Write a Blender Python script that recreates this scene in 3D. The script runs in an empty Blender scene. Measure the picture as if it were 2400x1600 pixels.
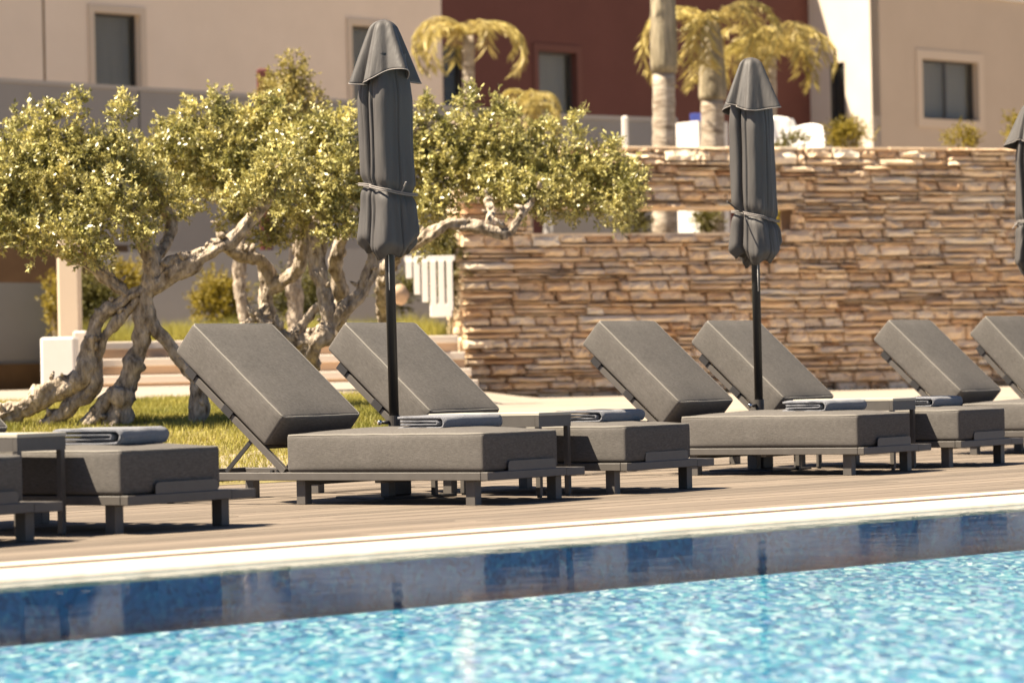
import bpy, bmesh, math, random
import numpy as np
from mathutils import Vector, Matrix, noise as mnoise

# ------------------------------------------------------------------ camera, world, sun, exposure
SC = bpy.context.scene
COL = SC.collection
W0, H0 = 2400.0, 1600.0
A_, F_, PT, RO = math.radians(33.678), 7903.65, math.radians(-0.4902), math.radians(-1.2236)
C = np.array([-14.6194, -9.9316, 0.7067])
FW = np.array([math.cos(A_)*math.cos(PT), math.sin(A_)*math.cos(PT), -math.sin(PT)])
rt0 = np.array([math.sin(A_), -math.cos(A_), 0.0])
up0 = np.cross(rt0, FW)
RT = math.cos(RO)*rt0 + math.sin(RO)*up0
UP = math.cos(RO)*up0 - math.sin(RO)*rt0
FWH = np.array([math.cos(A_), math.sin(A_), 0.0])

cam = bpy.data.cameras.new('camera')
cam.sensor_width = 36.0
cam.lens = F_/W0*36.0
cam.clip_start, cam.clip_end = 0.1, 3000
cam.dof.use_dof = True
cam.dof.focus_distance = 19.6
cam.dof.aperture_fstop = 3.0
cam.dof.aperture_blades = 9
camo = bpy.data.objects.new('camera', cam)
COL.objects.link(camo)
camo.matrix_world = Matrix(((RT[0], UP[0], -FW[0], C[0]), (RT[1], UP[1], -FW[1], C[1]), (RT[2], UP[2], -FW[2], C[2]), (0, 0, 0, 1)))
SC.camera = camo

SUN_PHI, SUN_EL = math.radians(42), math.radians(56)
S = np.array([-math.cos(SUN_PHI)*math.cos(SUN_EL), math.sin(SUN_PHI)*math.cos(SUN_EL), math.sin(SUN_EL)])
world = bpy.data.worlds.new('World')
SC.world = world
world.use_nodes = True
wn = world.node_tree
wn.nodes.clear()
wo = wn.nodes.new('ShaderNodeOutputWorld')
wb = wn.nodes.new('ShaderNodeBackground')
ws = wn.nodes.new('ShaderNodeTexSky')
ws.sky_type = 'NISHITA'
ws.sun_disc = False
ws.sun_elevation = SUN_EL
ws.sun_rotation = math.atan2(S[0], S[1])
ws.air_density, ws.dust_density, ws.ozone_density = 0.4, 0.2, 1.0
wb.inputs['Strength'].default_value = 0.05
wn.links.new(ws.outputs[0], wb.inputs[0])
wn.links.new(wb.outputs[0], wo.inputs[0])
sl = bpy.data.lights.new('sun', 'SUN')
sl.energy, sl.angle, sl.color = 5.0, math.radians(0.53), (1.0, 0.87, 0.69)
so = bpy.data.objects.new('sun', sl)
COL.objects.link(so)
so.rotation_euler = Vector(-S).to_track_quat('-Z', 'Y').to_euler()
so.location = (0, 10, 30)
SC.view_settings.view_transform = 'Standard'
SC.view_settings.look = 'None'
SC.view_settings.exposure = 1.75
SC.view_settings.gamma = 1.0
SC.render.engine = 'CYCLES'
SC.cycles.use_denoising = True
SC.cycles.max_bounces = 8
SC.cycles.transparent_max_bounces = 12
SC.cycles.sample_clamp_indirect = 6.0
SC.cycles.caustics_reflective = False
SC.cycles.caustics_refractive = False

rng = random.Random(7)
nr = np.random.default_rng(7)

# ------------------------------------------------------------------ helpers
def ray(u, v):
    return FW + RT*(u-W0/2)/F_ - UP*(v-H0/2)/F_

def at(u, v, Z):                       # the point that shows at source pixel (u, v), Z metres ahead
    return C + ray(u, v)*Z

def on_plane(u, v, p0, n):
    d = ray(u, v)
    return C + d*(((p0-C) @ n)/(d @ n))

def on_z(u, v, z):
    d = ray(u, v)
    return C + d*((z-C[2])/d[2])

def pxm(Z):
    return F_/Z                        # source pixels per metre at depth Z

def link(o, parent=None):
    COL.objects.link(o)
    if parent is not None:
        o.parent = parent
    return o

def tag(o, label=None, cat=None, group=None, kind=None):
    if label: o['label'] = label
    if cat: o['category'] = cat
    if group: o['group'] = group
    if kind: o['kind'] = kind
    return o

def empty(name, loc, rz=0.0):
    o = bpy.data.objects.new(name, None)
    o.empty_display_size = 0.1
    o.location = loc
    o.rotation_euler = (0, 0, rz)
    return link(o)

class MB:                              # collects vertices and faces for ONE mesh
    def __init__(s):
        s.v, s.f, s.sm = [], [], []
    def add(s, vs, fs, smooth=False):
        b = len(s.v)
        s.v += [tuple(map(float, p)) for p in vs]
        s.f += [tuple(i+b for i in f) for f in fs]
        s.sm += [smooth]*len(fs)
        return s
    def box(s, x0, x1, y0, y1, z0, z1):
        vs = [(x, y, z) for z in (z0, z1) for y in (y0, y1) for x in (x0, x1)]
        return s.add(vs, [(0, 2, 3, 1), (4, 5, 7, 6), (0, 1, 5, 4), (2, 6, 7, 3), (0, 4, 6, 2), (1, 3, 7, 5)])
    def obox(s, o, ex, ey, ez):        # box from corner o along three edge vectors
        o, ex, ey, ez = map(np.asarray, (o, ex, ey, ez))
        vs = [o+i*ex+j*ey+k*ez for k in (0, 1) for j in (0, 1) for i in (0, 1)]
        return s.add(vs, [(0, 2, 3, 1), (4, 5, 7, 6), (0, 1, 5, 4), (2, 6, 7, 3), (0, 4, 6, 2), (1, 3, 7, 5)])
    def tube(s, pts, rad, n=8, cap=True, jit=0.0, lobes=0.0, ph=0.0):
        pts = [np.asarray(p, float) for p in pts]
        if not hasattr(rad, '__len__'): rad = [rad]*len(pts)
        rings, up = [], None
        for i, p in enumerate(pts):
            t = pts[min(i+1, len(pts)-1)]-pts[max(i-1, 0)]
            t = t/(np.linalg.norm(t)+1e-9)
            if up is None:
                up = np.cross(t, (0.3, 0.2, 1.0) if abs(t[2]) < .9 else (1, 0, 0))
            up = up-t*(up @ t); up /= np.linalg.norm(up)+1e-9
            b = np.cross(t, up)
            ring = []
            for k in range(n):
                a = 2*math.pi*k/n
                r = rad[i]
                if jit:
                    q = p+up*math.cos(a)*r*2+b*math.sin(a)*r*2
                    r *= 1+jit*mnoise.noise(Vector(q*3.1/max(rad[0], .02)*.12))+jit*.6*mnoise.noise(Vector(q*21))
                if lobes: r *= 1+lobes*math.cos(3*a+ph+i*.35)
                ring.append(p+up*math.cos(a)*r+b*math.sin(a)*r)
            rings.append(ring)
        vs = [q for r in rings for q in r]
        fs = [(i*n+k, i*n+(k+1) % n, (i+1)*n+(k+1) % n, (i+1)*n+k) for i in range(len(pts)-1) for k in range(n)]
        s.add(vs, fs, True)
        if cap:
            b0 = len(s.v)-len(vs)
            s.f += [tuple(b0+k for k in range(n-1, -1, -1)), tuple(b0+(len(pts)-1)*n+k for k in range(n))]; s.sm += [False, False]
        return s
    def mesh(s, name):
        m = bpy.data.meshes.new(name)
        m.from_pydata(s.v, [], s.f)
        m.polygons.foreach_set('use_smooth', s.sm)
        m.update()
        return m
    def build(s, name, mat, parent=None, bevel=0.0, recalc=True):
        m = s.mesh(name)
        if bevel or recalc:
            bm = bmesh.new(); bm.from_mesh(m)
            if recalc: bmesh.ops.recalc_face_normals(bm, faces=bm.faces)
            if bevel:
                bmesh.ops.bevel(bm, geom=[e for e in bm.edges if len(e.link_faces) == 2 and e.calc_face_angle() > .5], offset=bevel, segments=1, affect='EDGES', clamp_overlap=True)
            bm.to_mesh(m); bm.free()
        m.materials.append(mat)
        o = bpy.data.objects.new(name, m)
        return link(o, parent)

def np_mesh(name, verts, nper, mat, smooth=False):     # many small polygons with nper corners each
    n = len(verts)//nper
    m = bpy.data.meshes.new(name)
    m.vertices.add(len(verts)); m.vertices.foreach_set('co', np.asarray(verts, np.float32).ravel())
    m.loops.add(len(verts)); m.loops.foreach_set('vertex_index', np.arange(len(verts), dtype=np.int32))
    m.polygons.add(n)
    m.polygons.foreach_set('loop_start', np.arange(0, len(verts), nper, dtype=np.int32))
    m.polygons.foreach_set('loop_total', np.full(n, nper, np.int32))
    m.update(calc_edges=True)
    m.materials.append(mat)
    return m

def spline(pts, per=6):                # Catmull-Rom through n-tuples
    P = [np.asarray(p, float) for p in pts]
    P = [2*P[0]-P[1]]+P+[2*P[-1]-P[-2]]
    out = []
    for i in range(1, len(P)-2):
        for k in range(per):
            t = k/per
            out.append(.5*((2*P[i])+(-P[i-1]+P[i+1])*t+(2*P[i-1]-5*P[i]+4*P[i+1]-P[i+2])*t*t+(-P[i-1]+3*P[i]-3*P[i+1]+P[i+2])*t**3))
    out.append(P[-2])
    return out

def copy_tree(o, parent=None):
    c = o.copy(); COL.objects.link(c); c.parent = parent
    for ch in list(o.children):
        copy_tree(ch, c)
    return c

# ------------------------------------------------------------------ materials
def mat(name, col, rough=.7, var=None, vscale=6.0, bump=0.0, bscale=40.0, spec=.4, metal=0.0, coords='Object', stretch=None, island=0.0, objrand=0.0, detail=6.0, sheen=0.0, transl=0.0, mid=.5, bdist=.01):
    m = bpy.data.materials.new(name); m.use_nodes = True
    nt = m.node_tree; N, L = nt.nodes, nt.links
    b = N['Principled BSDF']
    b.inputs['Roughness'].default_value = rough
    b.inputs['Specular IOR Level'].default_value = spec
    b.inputs['Metallic'].default_value = metal
    if sheen: b.inputs['Sheen Weight'].default_value = sheen
    tc = N.new('ShaderNodeTexCoord'); vec = tc.outputs[coords]
    if coords == 'World':
        pass
    if stretch:
        mp = N.new('ShaderNodeMapping'); mp.inputs['Scale'].default_value = stretch
        L.new(vec, mp.inputs[0]); vec = mp.outputs[0]
    rgb = None
    if var:
        nz = N.new('ShaderNodeTexNoise'); nz.inputs['Scale'].default_value = vscale; nz.inputs['Detail'].default_value = detail; nz.inputs['Roughness'].default_value = .62
        L.new(vec, nz.inputs['Vector'])
        cr = N.new('ShaderNodeValToRGB')
        cr.color_ramp.elements[0].position = mid-.17; cr.color_ramp.elements[0].color = (*col, 1)
        cr.color_ramp.elements[1].position = mid+.17; cr.color_ramp.elements[1].color = (*var, 1)
        L.new(nz.outputs['Fac'], cr.inputs[0]); rgb = cr.outputs[0]
    if island or objrand:
        if island:
            g = N.new('ShaderNodeNewGeometry'); src = g.outputs['Random Per Island']; amt = island
        else:
            g = N.new('ShaderNodeObjectInfo'); src = g.outputs['Random']; amt = objrand
        hsv = N.new('ShaderNodeHueSaturation')
        mr = N.new('ShaderNodeMapRange'); mr.inputs['To Min'].default_value = 1-amt; mr.inputs['To Max'].default_value = 1+amt
        L.new(src, mr.inputs[0]); L.new(mr.outputs[0], hsv.inputs['Value'])
        if rgb: L.new(rgb, hsv.inputs['Color'])
        else: hsv.inputs['Color'].default_value = (*col, 1)
        rgb = hsv.outputs[0]
    if rgb: L.new(rgb, b.inputs['Base Color'])
    else: b.inputs['Base Color'].default_value = (*col, 1)
    if bump:
        n2 = N.new('ShaderNodeTexNoise'); n2.inputs['Scale'].default_value = bscale; n2.inputs['Detail'].default_value = 8
        L.new(vec, n2.inputs['Vector'])
        bp = N.new('ShaderNodeBump'); bp.inputs['Strength'].default_value = bump; bp.inputs['Distance'].default_value = bdist
        L.new(n2.outputs['Fac'], bp.inputs['Height']); L.new(bp.outputs[0], b.inputs['Normal'])
    if transl:
        tr = N.new('ShaderNodeBsdfTranslucent')
        if rgb: L.new(rgb, tr.inputs[0])
        else: tr.inputs[0].default_value = (*col, 1)
        mx = N.new('ShaderNodeMixShader'); mx.inputs[0].default_value = transl
        L.new(b.outputs[0], mx.inputs[1]); L.new(tr.outputs[0], mx.inputs[2])
        L.new(mx.outputs[0], N['Material Output'].inputs['Surface'])
    return m

def fabric_mat(name, c0, c1, thread=300.0):
    m = mat(name, c0, .92, c1, 9.0, spec=.12)
    nt = m.node_tree; N, L = nt.nodes, nt.links; b = N['Principled BSDF']
    tc = N.new('ShaderNodeTexCoord')
    hs = []
    for st in ((thread, thread*.12, thread), (thread*.12, thread, thread*.5)):
        mp = N.new('ShaderNodeMapping'); mp.inputs['Scale'].default_value = st
        nz = N.new('ShaderNodeTexNoise'); nz.inputs['Scale'].default_value = 1.0; nz.inputs['Detail'].default_value = 2
        L.new(tc.outputs['Object'], mp.inputs[0]); L.new(mp.outputs[0], nz.inputs['Vector']); hs.append(nz.outputs['Fac'])
    ad = N.new('ShaderNodeMath'); ad.operation = 'ADD'; L.new(hs[0], ad.inputs[0]); L.new(hs[1], ad.inputs[1])
    # heathered yarn colour
    old = b.inputs['Base Color'].links[0].from_socket
    mul = N.new('ShaderNodeMix'); mul.data_type = 'RGBA'; mul.blend_type = 'MULTIPLY'; mul.inputs[0].default_value = .8
    mr = N.new('ShaderNodeMapRange'); mr.inputs['From Min'].default_value = .7; mr.inputs['From Max'].default_value = 1.3; mr.inputs['To Min'].default_value = .68; mr.inputs['To Max'].default_value = 1.3
    L.new(ad.outputs[0], mr.inputs[0])
    L.new(old, mul.inputs[6]); L.new(mr.outputs[0], mul.inputs[7]); L.new(mul.outputs[2], b.inputs['Base Color'])
    # soft wrinkles plus weave
    nw = N.new('ShaderNodeTexNoise'); nw.inputs['Scale'].default_value = 3.5; nw.inputs['Detail'].default_value = 2
    L.new(tc.outputs['Object'], nw.inputs['Vector'])
    b1 = N.new('ShaderNodeBump'); b1.inputs['Strength'].default_value = .3; b1.inputs['Distance'].default_value = .02
    L.new(nw.outputs['Fac'], b1.inputs['Height'])
    b2 = N.new('ShaderNodeBump'); b2.inputs['Strength'].default_value = .12; b2.inputs['Distance'].default_value = .0015
    L.new(ad.outputs[0], b2.inputs['Height']); L.new(b1.outputs[0], b2.inputs['Normal'])
    L.new(b2.outputs[0], b.inputs['Normal'])
    return m

M = {}
M['fabric'] = fabric_mat('cushion_fabric', (.103, .095, .086), (.113, .104, .095))
M['piping'] = mat('cushion_piping', (.21, .195, .17), .9)
M['metal'] = mat('taupe_powder_coat', (.075, .067, .059), .5, (.088, .079, .07), 14, bump=.05, bscale=300)
M['dark_metal'] = mat('dark_bracket', (.028, .026, .025), .45)
M['bolt'] = mat('steel_bolt', (.5, .48, .45), .25, metal=1.0)
M['tabletop'] = mat('table_top_board', (.42, .38, .30), .55, (.41, .38, .31), 5)
M['towel'] = mat('towel_terry', (.15, .155, .175), .95, (.2, .205, .225), 60, bump=.9, bscale=350, sheen=.3)
M['canvas'] = mat('umbrella_canvas', (.062, .057, .053), .6, (.078, .072, .067), 8, bump=.55, bscale=26, spec=.35, stretch=(1, 1, .16))
M['strap'] = mat('umbrella_strap', (.22, .2, .185), .85)
M['pole'] = mat('umbrella_pole', (.02, .02, .02), .42, spec=.3)
M['chrome'] = mat('chrome_knob', (.7, .68, .64), .12, metal=1.0)
M['coping'] = mat('coping_stone', (.54, .45, .345), .75, (.64, .55, .44), 7, bump=.15, bscale=30)
M['slot'] = mat('slot_grille', (.20, .16, .12), .8)
M['board'] = mat('deck_board', (.132, .104, .078), .78, (.19, .153, .117), 2.2, bump=.35, bscale=9, stretch=(1, 14, 14), objrand=.24)
M['subdeck'] = mat('deck_substructure', (.03, .025, .02), .9)
M['paving'] = mat('paving', (.27, .225, .175), .85, (.34, .285, .225), .9, bump=.2, bscale=6)
M['soil'] = mat('lawn_soil', (.16, .12, .05), .95, (.22, .19, .07), 3.0, bump=.6, bscale=20)
M['grass'] = mat('grass_blades', (.20, .20, .028), .6, (.44, .38, .09), 1.3, island=.3, transl=.35, coords='Object')
M['leaf'] = mat('olive_leaf', (.17, .165, .033), .36, (.70, .62, .24), 5.0, island=.55, transl=.2, spec=.8)
M['leaf_dark'] = mat('olive_leaf_far', (.26, .215, .045), .5, (.46, .38, .13), 2.0, island=.35, transl=.35, spec=.5)
M['hedge'] = mat('hedge_leaf', (.20, .155, .015), .55, (.34, .255, .03), 1.5, island=.3, transl=.35)
M['green'] = mat('green_shrub_leaf', (.085, .085, .018), .55, (.19, .16, .035), 1.5, island=.3, transl=.3)
M['frond'] = mat('palm_frond', (.34, .27, .06), .45, (.56, .45, .17), 1.0, island=.25, transl=.35)
M['palmtrunk'] = mat('palm_trunk', (.2, .15, .1), .9, (.58, .5, .39), 3.0, bump=1.0, bdist=.04, bscale=9, stretch=(1, 1, 5))
M['crownshaft'] = mat('palm_crownshaft', (.10, .08, .04), .6, (.46, .39, .26), 2.2, stretch=(3.5, 3.5, .5), bump=.8, bdist=.04, bscale=6)
M['bark'] = mat('olive_bark', (.11, .08, .052), .95, (.6, .5, .385), 12.0, bdist=.035, bump=1.0, bscale=22, stretch=(1.5, 1.5, .7), detail=10, mid=.5)
def stone_mat(name, island):
    m = mat(name, (.86, .82, .76), .92, (1.15, 1.1, 1.02), 5.0, bump=.5, bscale=34, detail=8)
    nt = m.node_tree; N, L = nt.nodes, nt.links; b = N['Principled BSDF']
    if island: src = N.new('ShaderNodeNewGeometry').outputs['Random Per Island']
    else: src = N.new('ShaderNodeObjectInfo').outputs['Random']
    cr = N.new('ShaderNodeValToRGB'); e = cr.color_ramp.elements
    tones = [(0, (.50, .32, .19)), (.10, (.70, .52, .34)), (.34, (.84, .69, .51)), (.55, (.76, .61, .44)), (.74, (.90, .78, .61)), (.9, (.66, .50, .34)), (1, (.92, .84, .69))]
    e[0].color = (*tones[0][1], 1); e[1].color = (*tones[-1][1], 1)
    for p, c in tones[1:-1]:
        x = e.new(p); x.color = (*c, 1)
    L.new(src, cr.inputs[0])
    old = b.inputs['Base Color'].links[0].from_socket
    mx = N.new('ShaderNodeMix'); mx.data_type = 'RGBA'; mx.blend_type = 'MULTIPLY'; mx.inputs[0].default_value = 1.0
    L.new(cr.outputs[0], mx.inputs[6]); L.new(old, mx.inputs[7]); L.new(mx.outputs[2], b.inputs['Base Color'])
    return m
M['stone'] = stone_mat('ledge_stone', False)
M['stone_i'] = stone_mat('ledge_stone_small', True)
M['mortar'] = mat('wall_core', (.14, .09, .055), .95, (.2, .13, .08), 8)
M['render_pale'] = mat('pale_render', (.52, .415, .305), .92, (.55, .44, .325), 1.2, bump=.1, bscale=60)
M['render_left_fill'] = mat('pale_render_left_fill', (.76, .62, .47), .92, (.80, .655, .50), 1.2, bump=.1, bscale=60)  # lighter copy of the pale render; missing fill light put into the colour
M['trim_pale'] = mat('pale_window_surround', (.60, .485, .36), .9)
M['render_red'] = mat('maroon_render', (.115, .042, .030), .9, (.13, .048, .035), 1.2, bump=.1, bscale=60)
M['trim_red'] = mat('maroon_window_surround', (.135, .055, .04), .9)
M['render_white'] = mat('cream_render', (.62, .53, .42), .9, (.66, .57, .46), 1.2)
M['grey_wall'] = mat('grey_render', (.27, .255, .235), .9, (.295, .28, .26), .8, bump=.1, bscale=40)
M['grey_cap'] = mat('grey_coping', (.40, .37, .33), .85)
M['white_paint'] = mat('white_paint', (.72, .68, .62), .6, (.76, .72, .66), 5)
M['brown'] = mat('brown_plinth', (.13, .075, .035), .9, (.16, .095, .045), 4)
M['wframe'] = mat('window_frame', (.05, .045, .04), .5)
M['step_white'] = mat('step_nosing', (.62, .54, .45), .85)
M['step_pink'] = mat('step_riser', (.45, .31, .20), .9)
M['curtain'] = mat('curtain', (.45, .43, .34), .95, (.55, .53, .43), 3, stretch=(9, 9, .3))
M['blue'] = mat('blue_plastic', (.08, .11, .42), .5)
M['rust'] = mat('dark_red_paint', (.09, .018, .012), .6)

def glass_mat():
    m = bpy.data.materials.new('window_glass'); m.use_nodes = True
    b = m.node_tree.nodes['Principled BSDF']
    b.inputs['Base Color'].default_value = (.055, .06, .05, 1); b.inputs['Roughness'].default_value = .08
    b.inputs['Alpha'].default_value = .28
    return m
M['glass'] = glass_mat()

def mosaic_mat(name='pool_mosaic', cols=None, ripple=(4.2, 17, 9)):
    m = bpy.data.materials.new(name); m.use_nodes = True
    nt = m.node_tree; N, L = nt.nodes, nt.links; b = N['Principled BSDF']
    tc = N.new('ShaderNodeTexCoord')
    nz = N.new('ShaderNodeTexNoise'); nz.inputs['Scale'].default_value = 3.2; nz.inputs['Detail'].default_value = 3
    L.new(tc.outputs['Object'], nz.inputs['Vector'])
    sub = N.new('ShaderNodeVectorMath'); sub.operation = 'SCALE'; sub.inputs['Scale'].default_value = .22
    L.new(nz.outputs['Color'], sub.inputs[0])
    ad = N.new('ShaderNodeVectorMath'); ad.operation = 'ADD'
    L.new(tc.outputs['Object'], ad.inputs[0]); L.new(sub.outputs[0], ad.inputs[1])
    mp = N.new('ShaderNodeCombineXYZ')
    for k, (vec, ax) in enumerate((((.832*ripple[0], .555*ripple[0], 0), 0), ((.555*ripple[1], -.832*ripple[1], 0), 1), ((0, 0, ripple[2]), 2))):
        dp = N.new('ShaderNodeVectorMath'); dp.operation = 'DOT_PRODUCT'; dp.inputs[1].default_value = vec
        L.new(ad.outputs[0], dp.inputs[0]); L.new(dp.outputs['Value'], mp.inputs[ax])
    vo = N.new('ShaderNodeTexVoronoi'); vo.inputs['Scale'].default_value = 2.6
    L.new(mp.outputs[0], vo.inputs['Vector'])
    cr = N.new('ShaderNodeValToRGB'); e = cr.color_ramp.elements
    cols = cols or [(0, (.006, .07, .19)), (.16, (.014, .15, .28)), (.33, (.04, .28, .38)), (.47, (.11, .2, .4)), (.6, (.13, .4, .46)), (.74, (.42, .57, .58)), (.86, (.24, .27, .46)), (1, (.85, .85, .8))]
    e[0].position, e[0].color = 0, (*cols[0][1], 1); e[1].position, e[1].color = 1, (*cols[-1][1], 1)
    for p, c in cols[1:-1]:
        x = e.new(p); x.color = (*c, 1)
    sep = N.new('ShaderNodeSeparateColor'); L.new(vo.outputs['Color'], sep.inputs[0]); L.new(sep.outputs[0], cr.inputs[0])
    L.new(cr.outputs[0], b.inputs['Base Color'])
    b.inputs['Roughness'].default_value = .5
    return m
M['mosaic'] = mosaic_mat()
M['mosaic_blue_shaded'] = mosaic_mat('pool_wall_mosaic_shaded', [(0, (.005, .05, .18)), (.3, (.008, .11, .3)), (.55, (.013, .17, .38)), (.8, (.03, .13, .36)), (1, (.07, .28, .44))], (16, 16, 16))  # blue wall tiles darkened; part of the wall's shade is in the colour

def water_mat():
    m = bpy.data.materials.new('pool_water'); m.use_nodes = True
    nt = m.node_tree; N, L = nt.nodes, nt.links; N.remove(N['Principled BSDF'])
    out = N['Material Output']
    tc = N.new('ShaderNodeTexCoord')
    bps = []
    prev = None
    for sc, st, dist in (((2.0, 2.6, 1), .5, .006), ((10, 13, 1), .5, .0022)):
        mp = N.new('ShaderNodeMapping'); mp.inputs['Scale'].default_value = sc
        L.new(tc.outputs['Object'], mp.inputs[0])
        nz = N.new('ShaderNodeTexNoise'); nz.inputs['Scale'].default_value = 1.0; nz.inputs['Detail'].default_value = 3
        L.new(mp.outputs[0], nz.inputs['Vector'])
        bp = N.new('ShaderNodeBump'); bp.inputs['Strength'].default_value = st; bp.inputs['Distance'].default_value = dist
        L.new(nz.outputs['Fac'], bp.inputs['Height'])
        if prev: L.new(prev, bp.inputs['Normal'])
        prev = bp.outputs[0]
    gl = N.new('ShaderNodeBsdfGlossy'); gl.inputs['Roughness'].default_value = .02; gl.inputs['Color'].default_value = (.9, .95, 1, 1)
    L.new(prev, gl.inputs['Normal'])
    tr = N.new('ShaderNodeBsdfTransparent'); tr.inputs['Color'].default_value = (.80, .96, .99, 1)
    fr = N.new('ShaderNodeFresnel'); fr.inputs['IOR'].default_value = 1.2
    L.new(prev, fr.inputs['Normal'])
    mx = N.new('ShaderNodeMixShader')
    fm = N.new('ShaderNodeMath'); fm.operation = 'MULTIPLY'; fm.inputs[1].default_value = .82; L.new(fr.outputs[0], fm.inputs[0])
    L.new(fm.outputs[0], mx.inputs[0]); L.new(tr.outputs[0], mx.inputs[1]); L.new(gl.outputs[0], mx.inputs[2])
    L.new(mx.outputs[0], out.inputs['Surface'])
    return m
M['water'] = water_mat()

# ------------------------------------------------------------------ frames of reference
PA = math.radians(-9.0)
PE = np.array([math.cos(PA), math.sin(PA), 0.0])       # along the pool edge
PN = np.array([-math.sin(PA), math.cos(PA), 0.0])      # away from the water
PO = np.array([-2.80, -2.04, 0.0])
def pw(s, t, z=0.0):
    return PO+s*PE+t*PN+np.array([0, 0, z])
DECK_T0, DECK_T1, WATER_Z, FLOOR_Z, POOL_W = 0.55, 6.8, -0.022, -0.245, 9.2

def smooth(a, b, x):
    t = min(1, max(0, (x-a)/(b-a)))
    return t*t*(3-2*t)

def ground_z(p):                        # height of the grounds behind the deck
    p = np.asarray(p, float)
    t = (p[:2]-PO[:2]) @ PN[:2]
    if t < DECK_T1: return -0.07
    Z = (p-C) @ FWH
    if Z < 5: return -0.02
    u = W0/2+F_*((p-C) @ rt0)/Z
    zl = min(.60, .05+.34*smooth(22.3, 25.6, Z)+.022*max(0, Z-25.6))
    zr = .05+.33*smooth(23, 33, Z)
    w = smooth(980, 1160, u)
    z = zl*(1-w)+zr*w
    return z*smooth(DECK_T1, DECK_T1+.35, t)+(-0.02)*(1-smooth(DECK_T1, DECK_T1+.35, t))

# ------------------------------------------------------------------ ground, deck, pool
def build_ground():
    # one sheet: rings of strips in pool coordinates with a hole for the pool
    ss = sorted(set([-600, -250, -120, -60, -40] + list(np.arange(-30, 60, 1.5)) + [60, 75, 95, 130, 200, 350, 700]))
    tt = [-700, -300, -120, -60, -30, -16, -POOL_W-.55, DECK_T0-.3, DECK_T1-.01, DECK_T1+.02, DECK_T1+.15, DECK_T1+.35] + list(np.arange(DECK_T1+1, 40, 1.2)) + [42, 46, 52, 60, 75, 100, 160, 300, 700]
    mb = MB(); idx = {}
    for i, s_ in enumerate(ss):
        for j, t_ in enumerate(tt):
            p = pw(s_, t_)
            z = ground_z(p) if t_ > 0 else -0.02
            if DECK_T0-.4 < t_ < DECK_T1: z = -0.07
            idx[i, j] = len(mb.v); mb.v.append((p[0], p[1], z))
    for i in range(len(ss)-1):
        for j in range(len(tt)-1):
            if tt[j] >= -POOL_W-.6 and tt[j+1] <= DECK_T0-.25 and ss[i] >= -31 and ss[i+1] <= 60: continue
            mb.f.append((idx[i, j], idx[i+1, j], idx[i+1, j+1], idx[i, j+1])); mb.sm.append(True)
    tag(mb.build('ground', M['paving']), 'pale paved grounds stretching behind the deck and garden', 'ground', kind='structure')
build_ground()

def build_pool():
    mb = MB()
    s0, s1, t0 = -31, 60, -POOL_W
    a = [pw(s0, .012, FLOOR_Z), pw(s1, .012, FLOOR_Z), pw(s1, t0, FLOOR_Z), pw(s0, t0, FLOOR_Z)]
    mb.add(a, [(3, 2, 1, 0)])
    b = [pw(s0, .012, -.034), pw(s1, .012, -.034), pw(s1, t0, -.034), pw(s0, t0, -.034)]
    for i in range(4):
        j = (i+1) % 4
        mb.add([a[i], a[j], b[j]-np.array([0, 0, .012]), b[i]-np.array([0, 0, .012])], [(0, 1, 2, 3)])
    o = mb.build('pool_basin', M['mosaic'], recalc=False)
    o.data.materials.append(M['mosaic_blue_shaded'])
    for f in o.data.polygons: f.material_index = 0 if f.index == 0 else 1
    tag(o, 'pool basin lined with turquoise, blue and white mosaic', 'pool', kind='structure')
    wb_ = MB()
    wb_.add([pw(s0+.01, .011, WATER_Z), pw(s1-.01, .011, WATER_Z), pw(s1-.01, t0+.01, WATER_Z), pw(s0+.01, t0+.01, WATER_Z)], [(3, 2, 1, 0)])
    o = wb_.build('water', M['water'], recalc=False)
    tag(o, 'clear rippling turquoise swimming pool water', 'water', kind='structure')
    # coping: two stone strips with a drain slot between, on the lounger side, and a plain one opposite
    cp = MB()
    prof = [(.0, -.058), (.0, -.021), (.010, -.011), (.04, -.002), (.085, .0035), (.12, .005), (.335, .005), (.335, -.056)]
    npf = len(prof); Ls = s1-s0+1
    vs = [pw(s0-.5, t, z) for t, z in prof]+[pw(s0-.5+Ls, t, z) for t, z in prof]
    cp.add(vs, [tuple(range(npf)), tuple(range(2*npf-1, npf-1, -1))]+[(i, i+npf, (i+1) % npf+npf, (i+1) % npf) for i in range(npf)])
    cp.obox(pw(s0-.5, .365, -.045), PE*(s1-s0+1), PN*(DECK_T0-.365), (0, 0, .059))
    o = cp.build('pool_coping', M['coping'])
    tag(o, 'cream stone coping running along the far pool edge', 'coping', kind='structure')
    sg = MB()
    sg.obox(pw(s0-.5, .3352, -.045), PE*(s1-s0+1), PN*.0295, (0, 0, .03))
    g = sg.build('drain_slot', M['slot'], o)
    op = MB()
    op.obox(pw(s0-.5, t0-.55, -.045), PE*(s1-s0+1), PN*.55, (0, 0, .05))
    for sa in (s0-.55, s1):
        op.obox(pw(sa, t0, -.045), PE*.55, PN*POOL_W, (0, 0, .047))
    tag(op.build('pool_coping', M['coping'], bevel=.006), 'cream stone coping on the near side of the pool', 'coping', kind='structure')
build_pool()

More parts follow.
